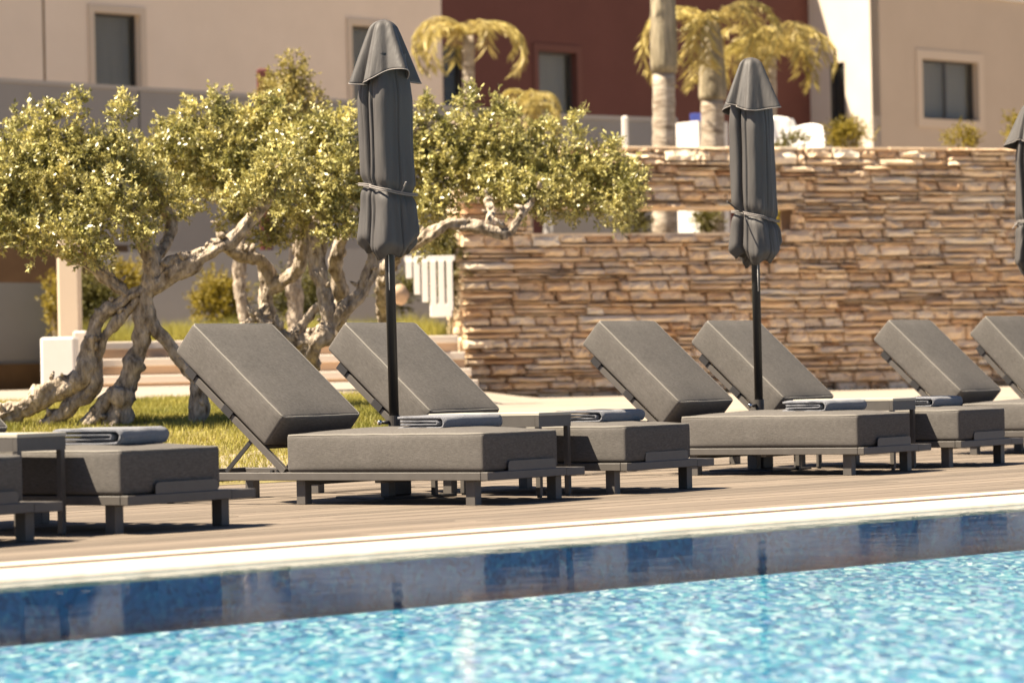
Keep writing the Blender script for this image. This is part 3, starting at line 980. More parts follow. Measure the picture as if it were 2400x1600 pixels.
la = [(262, 1050, 40), (268, 985, 36), (312, 880, 28), (328, 800, 22), (338, 730, 22), (345, 680, 24)]
lb = [(345, 690, 22), (352, 620, 22), (338, 560, 19), (312, 500, 17), (290, 440, 12), (250, 380, 7)]
lc = [(345, 690, 20), (395, 640, 24), (440, 620, 20), (500, 590, 19), (545, 555, 18), (600, 500, 16), (640, 440, 13), (660, 380, 9)]
lc2 = [(352, 660, 13), (390, 615, 14), (450, 596, 14), (505, 585, 12)]
ld = [(-70, 1000, 34), (20, 975, 30), (110, 925, 32), (180, 890, 30), (212, 820, 22), (225, 760, 20), (270, 715, 20), (330, 680, 18)]
ld2 = [(90, 1010, 22), (160, 960, 20), (215, 905, 20), (232, 830, 16), (262, 760, 15), (330, 700, 15)]
ld3 = [(190, 1020, 24), (235, 950, 20), (275, 915, 14), (300, 905, 5)]
le = [(345, 700, 18), (370, 770, 17), (420, 835, 17), (458, 890, 20), (470, 945, 25), (468, 1000, 32), (466, 1030, 38)]
lf = [(300, 690, 15), (265, 660, 17), (205, 620, 17), (140, 585, 15), (60, 570, 13), (0, 540, 12), (-60, 500, 9)]
lg = [(345, 640, 14), (400, 540, 17, .5), (370, 460, 14, .5), (330, 400, 9, .5)]
T1 = [(-60, 430, 110, 110, 24.8), (40, 450, 120, 110, 24.8), (60, 375, 100, 60, 25), (150, 440, 150, 110, 25), (170, 345, 75, 50, 25), (175, 270, 20, 46, 25), (285, 280, 18, 50, 25), (280, 400, 110, 85, 25.2), (140, 555, 130, 62, 24.6), (250, 490, 110, 75, 24.8), (350, 450, 90, 85, 25.4), (20, 540, 70, 50, 24.6), (215, 605, 55, 28, 24.6), (110, 290, 24, 36, 25), (60, 305, 40, 36, 25.2), (230, 365, 70, 50, 25), (620, 440, 60, 45, 24.9), (665, 385, 60, 50, 24.9), (560, 470, 36, 30, 24.8), (330, 560, 40, 20, 24.7)]
tree('olive_tree', (262, 1000, 25), [la, lb, lc, lc2, ld, ld2, ld3, le, lf, lg],
     [(ld, 26, 9), (lc, 26, 8), (la, 10, 7), (ld2, 12, 7), (lf, 14, 6), (lb, 6, 6), (le, 5, 7)], T1, 25.0, M['leaf'],
     'gnarled olive tree at left, its split twisted trunk rooting behind the left lounger')
ma = [(700, 905, 30, .6), (735, 820, 26), (762, 770, 25), (765, 700, 21), (745, 620, 22), (745, 560, 20), (740, 500, 15), (715, 430, 10)]
mb_ = [(760, 790, 22), (700, 800, 22), (650, 785, 20), (620, 760, 16), (600, 745, 10)]
mb2 = [(690, 790, 14), (720, 745, 13), (745, 715, 11), (775, 700, 10)]
mc = [(770, 760, 20), (800, 730, 18), (835, 690, 15), (855, 650, 14), (870, 600, 12), (880, 520, 9), (860, 450, 7)]
mc2 = [(790, 745, 12), (840, 700, 12), (880, 640, 11), (885, 590, 8)]
md = [(620, 880, 24, .9), (625, 760, 20, .9), (630, 660, 20, .9), (610, 610, 19, .8), (570, 600, 15, .7), (530, 580, 12, .5), (510, 520, 10, .5)]
me = [(635, 680, 18, .9), (690, 640, 17, .8), (705, 590, 17, .7), (712, 520, 13, .6), (650, 450, 9, .4)]
mf = [(560, 775, 10), (600, 740, 9), (625, 715, 6)]
mg = [(800, 800, 20, 1.4), (800, 690, 22, 1.2), (790, 600, 20, 1.0), (820, 520, 15, .8), (800, 440, 9, .6)]
T2 = [(420, 400, 95, 85, 26.6), (380, 360, 60, 50, 26.4), (540, 390, 90, 70, 26.5), (860, 400, 70, 90, 26.6), (640, 560, 50, 26, 26.8), (430, 480, 50, 36, 26.2), (510, 330, 95, 66, 26.6), (600, 345, 110, 85, 26.8), (700, 365, 110, 95, 26.6), (790, 410, 80, 110, 26.4), (700, 460, 110, 66, 26.4), (600, 430, 90, 66, 26.6), (790, 530, 55, 50, 26.3), (505, 255, 16, 44, 26.6), (410, 315, 45, 34, 26.6), (590, 275, 50, 34, 26.8), (770, 300, 70, 46, 26.6), (880, 480, 70, 85, 26.6), (560, 505, 60, 36, 26.8), (450, 275, 30, 28, 26.6), (690, 525, 60, 30, 26.8), (640, 270, 40, 40, 26.8)]
tree('olive_tree', (720, 900, 26.5), [ma, mb_, mb2, mc, mc2, md, me, mf, mg],
     [(mb_, 22, 9), (ma, 10, 7), (mc, 14, 7), (mc2, 8, 6), (md, 16, 9), (me, 14, 8)], T2, 26.5, M['leaf'],
     'gnarled olive tree behind the first pair of loungers, its trunk sagging into a low loop')
ra = [(930, 900, 26, 1), (905, 760, 22, .6), (900, 650, 20, .1), (930, 600, 17, -.3), (1000, 560, 16, -.6), (1050, 528, 16, -.7), (1110, 530, 16, -.7), (1170, 545, 17, -.7), (1195, 540, 14, -.7)]
rb = [(1140, 540, 13, -.7), (1150, 490, 12, -.6), (1140, 440, 9), (1180, 390, 6)]
rc = [(1190, 545, 13, -.7), (1215, 515, 11, -.7), (1240, 480, 10, -.5), (1280, 430, 8), (1330, 390, 5)]
rd = [(905, 660, 15), (930, 520, 12), (950, 430, 9), (960, 330, 8), (1010, 290, 6)]
re_ = [(1240, 480, 7), (1330, 480, 6), (1420, 460, 5), (1500, 430, 3)]
rf = [(960, 330, 9), (985, 298, 8), (1020, 285, 6), (1080, 300, 4)]
T3 = [(940, 350, 55, 70, 28), (1120, 390, 90, 75, 28), (1390, 400, 80, 45, 28), (1260, 450, 90, 55, 27.8), (1010, 350, 60, 60, 28), (1085, 315, 85, 52, 28), (1170, 345, 105, 75, 28), (1260, 385, 110, 75, 28.2), (1190, 430, 120, 66, 27.8), (1060, 415, 100, 80, 28), (1010, 490, 55, 55, 27.8), (1340, 430, 100, 70, 28), (1440, 430, 70, 50, 28), (1480, 440, 42, 55, 27.8), (1440, 495, 65, 40, 27.8), (1330, 485, 70, 36, 27.8), (1230, 470, 80, 40, 27.6), (1040, 545, 36, 22, 27.8), (1000, 575, 26, 24, 27.8), (1352, 325, 14, 42, 28), (1090, 245, 24, 30, 28), (1180, 270, 45, 30, 28), (960, 410, 50, 90, 28), (1420, 360, 30, 22, 28), (1280, 315, 40, 34, 28), (1000, 275, 24, 34, 28)]
tree('olive_tree', (925, 890, 28.6), [ra, rb, rc, rd, re_, rf], [(ra, 16, 7), (rc, 8, 6), (rf, 8, 7), (rb, 5, 5)], T3, 28.0, M['leaf'],
     'olive tree right of the first umbrella, its crown reaching across the stone wall')
na = [(700, 880, 24), (690, 700, 22), (700, 520, 18), (690, 380, 14), (680, 260, 9), (680, 180, 4)]
nb = [(560, 890, 20), (575, 760, 18), (560, 640, 17), (590, 520, 12), (640, 420, 8)]
T4 = [(690, 185, 40, 48, 32.5), (655, 225, 55, 45, 32.5), (715, 240, 50, 45, 32.5), (700, 320, 80, 80, 32.5), (600, 330, 90, 80, 32.5), (640, 420, 110, 70, 32.5), (490, 400, 90, 80, 32.5)]
tree('olive_tree', (700, 880, 32.5), [na, nb], [(na, 6, 7), (nb, 8, 7)], T4, 32.5, M['leaf_dark'],
     'farther olive tree whose blurred top rises highest above the left garden', leaf=.036)

# ------------------------------------------------------------------ shrubs and hedges
def shrub(name, u, v, ru, rv, Z, m, label, cat='shrub', leaf=.04, dens=.8, group=None, stem=True, zb=None):
    c = at(u, v, Z); k = pxm(Z)
    b = c.copy(); b[2] = ground_z(c) if zb is None else zb
    root = empty(name, b)
    inv = Matrix.Translation(-Vector(b))
    bl = [pb(u, v, ru, rv, Z)]
    for _ in range(5):
        bl.append(pb(u+rng.uniform(-.6, .6)*ru, v+rng.uniform(-.6, .5)*rv, ru*rng.uniform(.35, .55), rv*rng.uniform(.35, .55), Z))
    f = foliage(bl, m, leaf=leaf, dens=dens, twig=.14, name='foliage', parent=root); f.data.transform(inv)
    st = MB()
    for _ in range(3):
        q = c+RT*rng.uniform(-.3, .3)*ru/k+np.array([0, 0, rng.uniform(-.2, .4)*rv/k])
        st.tube([b, (b+q)/2+RT*rng.uniform(-.03, .03), q], [.02, .015, .006], 6)
    so_ = st.build('stem', M['bark'], root, recalc=False); so_.data.transform(inv)
    tag(root, label, cat, group)
    return root
shrub('hedge_bush', 130, 705, 26, 75, 38, M['hedge'], 'narrow yellow hedge showing left of the beige post')
shrub('hedge_bush', 215, 700, 60, 85, 40.5, M['green'], 'dark hedge bush between the beige post and the left olive trunk')
shrub('hedge_bush', 300, 660, 50, 50, 41, M['hedge'], 'yellow bush glimpsed behind the fork of the left olive tree')
shrub('hedge_bush', 515, 705, 75, 80, 40.5, M['hedge'], 'rounded golden bush between the trunks of two olive trees')
shrub('hedge_bush', 700, 690, 90, 70, 41, M['green'], 'dark bush behind the looping olive trunk')
shrub('hedge_bush', 930, 690, 40, 40, 40, M['green'], 'low dark bush left of the white slatted gate')
shrub('conifer_bush', 1050, 610, 45, 110, 39.2, M['green'], 'tall dull green conifer beside the left end of the stone wall', leaf=.05)
# ------------------------------------------------------------------ ledge stone wall
WALL_O = at(1087, 932, 39.0)
we = rt0*math.sin(math.radians(68))+FWH*math.cos(math.radians(68))
wnrm = -(np.cross(np.array([0, 0, 1.0]), we)); wnrm = wnrm if wnrm @ FWH < 0 else -wnrm
def wall_sz(u, v):
    p = on_plane(u, v, WALL_O, wnrm); return (p-WALL_O) @ we, p[2]
def build_stone_wall():
    z0 = WALL_O[2]-.25
    ztop = .5*(wall_sz(1500, 350)[1]+wall_sz(2300, 344)[1])
    Lw = wall_sz(2900, 700)[0]
    sa, sb = wall_sz(1243, 520)[0], wall_sz(1862, 520)[0]
    za, zb = wall_sz(1500, 547)[1], wall_sz(1500, 490)[1]
    root = empty('stone_wall', tuple(WALL_O[:2])+(WALL_O[2],), math.atan2(we[1], we[0]))
    # local axes: x along the wall, -y towards the lawn (front), z up
    zo = WALL_O[2]
    sgn = -1.0
    core = MB()
    T = .42
    for (a, b, c, d) in ((.03, Lw, z0, za-.02), (.03, Lw, zb+.02, ztop-.03), (.03, sa-.02, za-.02, zb+.02), (sb+.02, Lw, za-.02, zb+.02)):
        core.box(a, b, .05, T, c-zo, d-zo)
    core.build('wall_core', M['mortar'], root)
    # stone variants
    vm, vmi = [], []
    for k in range(14):
        R = random.Random(100+k)
        nx, nz = 4, 2
        tx = R.uniform(-.25, .4)
        vs = []
        for layer, y in ((0, 1.0), (1, .25), (2, 0.0)):
            for j in range(nz+1):
                for i in range(nx+1):
                    x, z = i/nx, j/nz
                    if layer < 2:
                        ins = 0
                    edge = (i in (0, nx)) or (j in (0, nz))
                    if layer == 2:
                        x = .5+(x-.5)*.95; z = .5+(z-.5)*.86
                        yy = -R.uniform(.0, .45)+(.12 if edge else -.12)+.42*(z-.35)+tx*(x-.5)
                    else:
                        yy = y
                    jx = R.uniform(-.045, .045) if layer else 0; jz = R.uniform(-.09, .09) if layer else 0
                    vs.append((x+jx, yy, z+jz))
        n1 = (nx+1)*(nz+1)
        fs = []
        for j in range(nz):
            for i in range(nx):
                a = 2*n1+j*(nx+1)+i; fs.append((a, a+1, a+nx+2, a+nx+1))
        ring = [i for i in range(nx+1)]+[(j)*(nx+1)+nx for j in range(1, nz+1)]+[nz*(nx+1)+i for i in range(nx-1, -1, -1)]+[j*(nx+1) for j in range(nz-1, 0, -1)]
        for l in (0, 1):
            for q in range(len(ring)):
                a, b = ring[q], ring[(q+1) % len(ring)]
                fs.append((l*n1+a, l*n1+b, (l+1)*n1+b, (l+1)*n1+a))
        vm.append((vs, fs))
        mm = MB().add(vs, fs).mesh('stone')
        bm = bmesh.new(); bm.from_mesh(mm); bmesh.ops.recalc_face_normals(bm, faces=bm.faces); bm.to_mesh(mm); bm.free()
        mm.materials.append(M['stone']); vmi.append(mm)
    stones = []
    z = z0
    while z < ztop-.01:
        H = rng.uniform(.12, .20)
        if ztop-z-H < .10: H = ztop-z
        x = 0.0
        while x < Lw-.01:
            wch = min(rng.uniform(.6, 1.5), Lw-x)
            if Lw-x-wch < .12: wch = Lw-x
            nl = rng.choice((2, 2, 3, 3, 4))
            cuts = sorted(rng.uniform(.12, .88) for _ in range(nl-1))
            hs = [0]+cuts+[1]
            hs = [hs[0]]+[c for i, c in enumerate(hs[1:-1]) if c-hs[i] > .16]+[1.0]
            if len(hs) > 2 and hs[-1]-hs[-2] < .16: hs.pop(-2)
            for q in range(len(hs)-1):
                zz, h2 = z+H*hs[q], H*(hs[q+1]-hs[q])
                xx = x
                while xx < x+wch-.005:
                    l = rng.uniform(.2, .42) if h2 > .10 else rng.uniform(.22, .75)
                    if x+wch-xx-l < .09: l = x+wch-xx
                    segx = [(xx, xx+l)]
                    if za-.03 < zz+h2/2 < zb+.03:
                        segx = [(a, b) for a, b in ((xx, min(xx+l, sa)), (max(xx, sb), xx+l)) if b-a > .03]
                    for a, b in segx: stones.append((a, b-a, zz, h2))
                    xx += l
            x += wch
        z += H
    def visible(st):
        a, l, zz, h = st
        p = WALL_O+we*(a+l/2); p = np.array([p[0], p[1], zz+h/2])
        d = p-C; Zc = d @ FW; u = W0/2+F_*(d @ RT)/Zc; v = H0/2-F_*(d @ UP)/Zc
        if not (1080 < u < 2400 and 340 < v < 930): return 0
        if 820 < u < 1500 and v < 540: return 0
        if v > 745 and (1340 < u < 1880 or u > 2030) : return 0
        return l*h
    order = sorted(range(len(stones)), key=lambda i: -visible(stones[i]))
    top = set(order[:298])
    rest = MB()
    for i, (a, l, zz, h) in enumerate(stones):
        k = rng.randrange(14); prj = rng.uniform(-.03, .075); dp = .09+rng.uniform(0, .04)
        g = .0075
        if i in top:
            o = bpy.data.objects.new('stone', vmi[k]); o.location = (a+g, -prj, zz-zo+g); o.scale = (l-2*g, dp, h-2*g); link(o, root)
        else:
            vs, fs = vm[k]
            rest.add([(a+g+x*(l-2*g), -prj+y*dp, zz-zo+g+q*(h-2*g)) for x, y, q in vs], fs)
    o = rest.build('stonework', M['stone_i'], root); o['kind'] = 'stuff'
    # flat cap stones and slot lining
    lin = MB()
    lin.box(sa, sb, -.03, T, za-zo-.03, za-zo+.004)
    lin.box(sa-.02, sb+.02, .0, T, zb-zo-.002, zb-zo+.03)
    lin.build('slot_lining', M['stone_i'], root)
    x = 0.0; cap = 0
    while x < Lw:
        l = min(rng.uniform(.3, .7), Lw-x)
        MB().box(x+.004, x+l-.004, -.02-rng.uniform(0, .02), T+.01, ztop-zo-.028, ztop-zo+rng.uniform(0, .012)).build('cap_stone', M['stone'], root, bevel=.006)
        x += l
    # left end face
    for k in range(38):
        zz = z0-zo+k*(ztop-z0-.03)/38
        rest_h = (ztop-z0-.03)/38
        MB().box(-.01-rng.uniform(0, .03), .03, .02, T, zz+.003, zz+rest_h-.003).build('end_stone', M['stone'], root, bevel=.005)
    tag(root, 'long stacked ledge stone wall with a horizontal slot opening', 'wall')
    return ztop
WALL_TOP = build_stone_wall()

# ------------------------------------------------------------------ buildings
fe = rt0*.72+FWH*.694; fe = fe/np.linalg.norm(fe)      # along the facades, to the right and away
fo = np.cross(fe, np.array([0, 0, 1.0])); fo = fo if fo @ FWH < 0 else -fo   # outwards
FAC_O = at(270, 500, 62.0); FAC_O[2] = 0
def fac(u, v, off=0.0):
    p = on_plane(u, v, FAC_O+fo*off, fo); return (p-FAC_O) @ fe, p[2]
def rect(u0, u1, v0, v1, f=fac, off=0.0):
    uc, vc = (u0+u1)/2, (v0+v1)/2
    return (f(u0, vc, off)[0], f(u1, vc, off)[0], f(uc, v1, off)[1], f(uc, v0, off)[1])

def wall_panel(name, org, e, nrm, s0, s1, z0, z1, openings, m, parent, thick=.3, reveal=.22):
    # front sheet with real openings and reveals, plus a back sheet
    xs = sorted(set([s0, s1]+[o[0] for o in openings]+[o[1] for o in openings]))
    zs = sorted(set([z0, z1]+[o[2] for o in openings]+[o[3] for o in openings]))
    up = np.array([0, 0, 1.0])
    P = lambda s_, z_, d: org+e*s_+up*z_-nrm*d
    mb = MB()
    for i in range(len(xs)-1):
        for j in range(len(zs)-1):
            cx, cz = (xs[i]+xs[i+1])/2, (zs[j]+zs[j+1])/2
            if any(o[0] < cx < o[1] and o[2] < cz < o[3] for o in openings): continue
            mb.add([P(xs[i], zs[j], 0), P(xs[i+1], zs[j], 0), P(xs[i+1], zs[j+1], 0), P(xs[i], zs[j+1], 0)], [(0, 1, 2, 3)])
    for a, b, c, d in openings:
        q = [(a, c), (b, c), (b, d), (a, d)]
        for k in range(4):
            (x0, w0), (x1, w1) = q[k], q[(k+1) % 4]
            mb.add([P(x0, w0, 0), P(x1, w1, 0), P(x1, w1, reveal), P(x0, w0, reveal)], [(0, 1, 2, 3)])
    mb.add([P(s0, z0, thick), P(s1, z0, thick), P(s1, z1, thick), P(s0, z1, thick)], [(0, 1, 2, 3)])
    for x0 in (s0, s1): mb.add([P(x0, z0, 0), P(x0, z0, thick), P(x0, z1, thick), P(x0, z1, 0)], [(0, 1, 2, 3)])
    mb.add([P(s0, z1, 0), P(s1, z1, 0), P(s1, z1, thick), P(s0, z1, thick)], [(0, 1, 2, 3)])
    o = mb.build(name, m, parent, recalc=False)
    return o

def window(org, e, nrm, r, parent, trim, n_pane=1, tw=.16, reveal=.20, shutter=False, sill=True, curtain=False):
    a, b, c, d = r
    up = np.array([0, 0, 1.0])
    P = lambda s_, z_, dd: org+e*s_+up*z_+nrm*dd
    fr = MB(); w = .055
    def bar(x0, x1, z0, z1, d0, d1): fr.obox(P(x0, z0, d0), e*(x1-x0), nrm*(d1-d0), up*(z1-z0))
    bar(a, a+w, c, d, -reveal, -reveal+.06); bar(b-w, b, c, d, -reveal, -reveal+.06)
    bar(a+w, b-w, c, c+w, -reveal, -reveal+.058); bar(a+w, b-w, d-w, d, -reveal, -reveal+.058)
    root = fr.build('window', M['wframe'], parent)
    for k in range(n_pane):
        x0 = a+w+(b-a-2*w)*k/n_pane; x1 = a+w+(b-a-2*w)*(k+1)/n_pane
        g = MB().obox(P(x0+.025, c+w+.01, -reveal+.02), e*(x1-x0-.05), nrm*.012, up*(d-c-2*w-.02)); g.build('pane', M['glass'], root)
        if k:
            fr2 = MB().obox(P(x0-.035, c+w, -reveal+.005), e*.07, nrm*.05, up*(d-c-2*w)); fr2.build('mullion', M['wframe'], root)
    if curtain:
        MB().obox(P(a+.02, c+.02, -reveal-.10), e*(b-a-.04), nrm*.01, up*(d-c-.04)).build('curtain', M['curtain'], root)
    else:
        MB().obox(P(a, c, -reveal-.06), e*(b-a), nrm*.01, up*(d-c)).build('dark_room', M['wframe'], root)
    if trim is not None:
        tr = MB()
        q = .03
        tr.obox(P(a-tw, d, 0.002), e*(b-a+2*tw), nrm*q, up*tw)
        tr.obox(P(a-tw, c, 0.002), e*tw, nrm*q, up*(d-c)); tr.obox(P(b, c, 0.002), e*tw, nrm*q, up*(d-c))
        tr.obox(P(a-tw, c-tw, 0.002), e*(b-a+2*tw), nrm*q, up*tw)
        tr.build('surround', trim, root)
    return root

ROOF_Z = 9.1
def build_buildings():
    Oz = FAC_O.copy()
    s_mid = fac(1036, 120)[0]; s_end = fac(1897, 120)[0]
    # pale building
    w1 = rect(222, 330, 32, 330); w2 = rect(826, 905, 62, 330)
    root = empty('apartment_building', tuple(Oz+fe*(-6)))
    pr = root
    A0 = Oz-np.array(root.location)
    wall_panel('wall', A0, fe, fo, -22, s_mid, 0, ROOF_Z, [w1, w2], M['render_left_fill'], root, thick=8.0)
    for w in (w1, w2): window(A0, fe, fo, w, root, M['trim_pale'], tw=.13, curtain=True)
    sj = fac(103, 100)[0]
    MB().obox(A0+fe*(sj-.02)+fo*.001, fe*.04, fo*.006, (0, 0, ROOF_Z)).build('control_joint', M['brown'], root)
    MB().obox(A0+fe*(-22.2)-fo*8.1+np.array([0, 0, ROOF_Z+.002]), fe*(s_mid+22.2), fo*8.25, (0, 0, .18)).build('roof', M['grey_cap'], root)
    tag(root, 'pale brown rendered building at the upper left with dark framed windows', 'building')
    # maroon building
    w3 = rect(1040, 1092, 108, 330); w4 = rect(1262, 1352, 122, 330)
    root = empty('apartment_building', tuple(Oz+fe*s_mid))
    A0 = Oz-np.array(root.location)
    wall_panel('wall', A0, fe, fo, s_mid+.004, s_end+3, 0, ROOF_Z, [w3, w4], M['render_red'], root, thick=8.0)
    window(A0, fe, fo, w3, root, None, curtain=False)
    window(A0, fe, fo, w4, root, M['trim_red'], tw=.14, curtain=True)
    MB().obox(A0+fe*(s_mid+.01)-fo*8.1+np.array([0, 0, ROOF_Z+.002]), fe*(s_end+3-s_mid), fo*8.25, (0, 0, .18)).build('roof', M['grey_cap'], root)
    tag(root, 'dark maroon rendered building in the upper middle behind the palms', 'building')
    # right building: steps forward of the maroon facade
    sc = 1.78
    cor = FAC_O+fe*s_end+fo*sc                       # corner nearest us
    root = empty('apartment_building', (cor[0], cor[1], 0))
    Z0 = np.zeros(3)
    def facR(u, v, off=0.0):
        p = on_plane(u, v, cor, fo); return (p-cor) @ fe, p[2]
    wr = rect(2161, 2292, 143, 281, facR)
    topz = facR(2330, -1)[1]
    wall_panel('wall', Z0, fe, fo, .004, 22, 0, topz, [wr], M['render_pale'], root, thick=.3)
    window(Z0, fe, fo, wr, root, M['trim_pale'], n_pane=2, tw=.2, curtain=True)
    # lit flank, facing left; local s runs from the maroon facade out to the corner
    def flank(u, v):
        p = on_plane(u, v, cor, fe); return (cor-p) @ fo, p[2]
    d0, d1 = flank(1944, 200)[0], flank(1981, 200)[0]
    zt = flank(1960, 147)[1]
    dr = (-max(d0, d1), -min(d0, d1), 0.3, zt)
    wall_panel('wall', Z0, fo, -fe, -sc-7.8, 0, 0, topz, [dr], M['render_white'], root, thick=.3, reveal=.1)
    window(Z0, fo, -fe, dr, root, None, reveal=.1)
    MB().obox(Z0-fe*.06-fo*8+np.array([0, 0, topz+.002]), fe*22.1, fo*8.06, (0, 0, .16)).build('roof', M['white_paint'], root)
    tag(root, 'rendered building at the upper right with a sunlit cream flank and a two pane window', 'building')
build_buildings()

# ------------------------------------------------------------------ grey garden walls, steps, gate, posts
def line_wall(name, uv0, uv1, Z0, Z1, thick, zb, m, cap, label, joints=()):
    p0, p1 = at(*uv0, Z0), at(*uv1, Z1)
    zt = (p0[2]+p1[2])/2
    e = p1-p0; e[2] = 0; L = np.linalg.norm(e); e /= L
    n = np.cross(e, (0, 0, 1.0)); n = n if n @ FWH > 0 else -n
    root = empty(name, (p0[0], p0[1], zb))
    MB().obox((0, 0, -.05), e*L, n*thick, (0, 0, zt-zb+.05-.06)).build('wall_panel', m, root)
    if cap is not None:
        MB().obox(-n*.03-e*.02+np.array([0, 0, zt-zb-.0595]), e*(L+.04), n*(thick+.06), (0, 0, .06)).build('wall_cap', cap, root)
    for f in joints:
        MB().obox(e*L*f-n*.004, e*.03, n*.0039, (0, 0, zt-zb-.07)).build('joint', M['wframe'], root)
    tag(root, label, 'wall')
    return root
line_wall('garden_wall', (-700, 168), (1142, 232), 48, 60, .25, 0.3, M['grey_wall'], M['grey_cap'], 'long grey terrace wall behind the olive crowns at left', joints=(.5,))
line_wall('garden_wall', (1290, 268), (1583, 276), 52, 53.5, .25, 0.3, M['grey_wall'], M['grey_cap'], 'grey garden wall behind the palm trunks in the middle', joints=())
line_wall('garden_wall', (1584, 276), (1636, 278), 51, 50.6, .6, 0.3, M['white_paint'], None, 'short white wall end between the two palm trunks')
line_wall('garden_wall', (-420, 648), (118, 648), 37.5, 40.5, .2, 0.4, M['grey_wall'], None, 'low grey screen wall at the far left edge')
line_wall('garden_wall', (-420, 843), (112, 843), 37.3, 40.3, .15, 0.3, M['brown'], None, 'brown plinth at the foot of the grey screen wall')
line_wall('garden_wall', (-500, 560), (300, 570), 44, 46, .3, 0.3, M['brown'], None, 'dark brown panel painted as the shaded recess deep behind the left olive branches')  # dark colour stands in for the shade inside a recess
line_wall('garden_wall', (240, 560), (1090, 590), 45, 46, .3, 0.3, M['grey_wall'], None, 'grey brown garden wall behind the middle olive trunks')

def block(name, u0, u1, v0, v1, Z, depth, m, label, cat, cap=False, bevel=.02):
    a, b = at(u0, v1, Z), at(u1, v1, Z)
    zt = at((u0+u1)/2, v0, Z)[2]
    e = b-a; e[2] = 0; L = np.linalg.norm(e); e /= L
    n = np.cross(e, (0, 0, 1.0)); n = n if n @ FWH > 0 else -n
    zb = min(ground_z(a), a[2])
    root = empty(name, (a[0], a[1], zb))
    MB().obox((0, 0, 0), e*L, n*depth, (0, 0, zt-zb)).build('body', m, root, bevel=bevel)
    if cap: MB().obox(-e*.03-n*.03+np.array([0, 0, zt-zb+.002]), e*(L+.06), n*(depth+.06), (0, 0, .05)).build('cap', M['grey_cap'], root, bevel=.01)
    tag(root, label, cat)
    return root
block('gate_post', 136, 187, 520, 765, 37, .24, M['trim_pale'], 'tall square beige post at left behind the olive branches', 'post', cap=True)
block('planter', 96, 176, 790, 890, 35.5, .38, M['white_paint'], 'white square planter block below the beige post', 'planter')
block('planter', 172, 205, 775, 865, 36.6, .3, M['step_white'], 'low cream block half hidden behind the white planter', 'planter')
block('post', 1459, 1474, 272, 352, 50, .12, M['white_paint'], 'thin white post against the grey wall left of the first palm', 'post')

def build_steps():
    # four broad steps climbing to the upper lawn, pale nosings over sandy risers
    a, b = at(205, 890, 36.2), at(1120, 890, 37.0)
    e = b-a; e[2] = 0; L = np.linalg.norm(e); e /= L
    n = np.cross(e, (0, 0, 1.0)); n = n if n @ FWH > 0 else -n
    root = empty('garden_steps', (a[0], a[1], .45))
    zs = [at(950, v, 36.8)[2] for v in (893, 866, 826, 785)]
    prev = .40
    for k, zt in enumerate(zs):
        o = n*(.4*k)
        MB().obox(o+np.array([0, 0, prev-.45]), e*L, n*(2.4-.4*k), (0, 0, zt-.085-prev)).build('riser', M['step_pink'], root)
        MB().obox(o-n*.03+np.array([0, 0, zt-.085-.45+.001]), e*L, n*(.46 if k < 3 else 1.3), (0, 0, .084)).build('tread', M['step_white'], root, bevel=.008)
        prev = zt
    tag(root, 'broad garden steps with pale treads behind the first pair of loungers', 'steps')
    # upper lawn strip
    zt = zs[-1]
    lw = MB().obox(a+n*1.75+np.array([0, 0, zt-.30-a[2]]), e*L, n*4, (0, 0, .28))
    tag(lw.build('upper_lawn', M['soil']), 'raised strip of lawn at the top of the steps', 'lawn', kind='structure')
    m_ = 26000
    P = (a+n*1.75)[None]+e[None]*nr.uniform(0, L, m_)[:, None]+n[None]*nr.uniform(0, 1.6, m_)[:, None]
    P[:, 2] = zt-.02
    blades('grass', P, .12, .24, M['grass'], 'longer grass growing along the top of the garden steps')
build_steps()

def build_gate():
    Z = 38.6
    root = empty('slatted_gate', tuple(at(1010, 735, Z)))
    o0 = np.array(root.location)
    for k in range(6):
        u = 952+k*19.3
        a = at(u, [652, 690, 708, 728, 728, 728][k], Z)-o0; t = at(u, 612, Z)-o0
        MB().obox((a[0], a[1], a[2]), rt0*14/pxm(Z), FWH*.04, (0, 0, t[2]-a[2])).build('slat', M['white_paint'], root, bevel=.004)
    a = at(948, 607, Z)-o0
    MB().obox(a+FWH*.042-np.array([0, 0, .03]), rt0*118/pxm(Z), FWH*.03, (0, 0, .06)).build('rail', M['white_paint'], root, bevel=.004)
    a = at(1008, 735, Z)-o0
    MB().obox((a[0], a[1], a[2]-.04), rt0*52/pxm(Z), FWH*.16, (0, 0, 27/pxm(Z)+.02)).build('foot_block', M['white_paint'], root, bevel=.01)
    tag(root, 'small white slatted gate left of the stone wall', 'gate')
    # pale boulders beside it
    for k, (u, v, r) in enumerate(((935, 690, 26), (900, 700, 20))):
        c = at(u, v, 37.6)
        mb = MB(); vs = []; n1, n2 = 9, 14
        for i in range(n1+1):
            for j in range(n2):
                th, ph = math.pi*i/n1, 2*math.pi*j/n2
                d = np.array([math.sin(th)*math.cos(ph), math.sin(th)*math.sin(ph), math.cos(th)])
                q = 1+.25*mnoise.noise(Vector(d*1.7+np.array([k*5., 0, 0])))
                vs.append(d*q*r/pxm(37.6)*np.array([1, .8, .9]))
        fs = [(i*n2+j, i*n2+(j+1) % n2, (i+1)*n2+(j+1) % n2, (i+1)*n2+j) for i in range(n1) for j in range(n2)]
        mb.add(vs, fs, True)
        o = mb.build('boulder', M['step_pink']); o.location = c
        tag(o, ('larger' if k == 0 else 'smaller')+' pale boulder lying left of the white slatted gate', 'boulder', 'pale boulders')
build_gate()

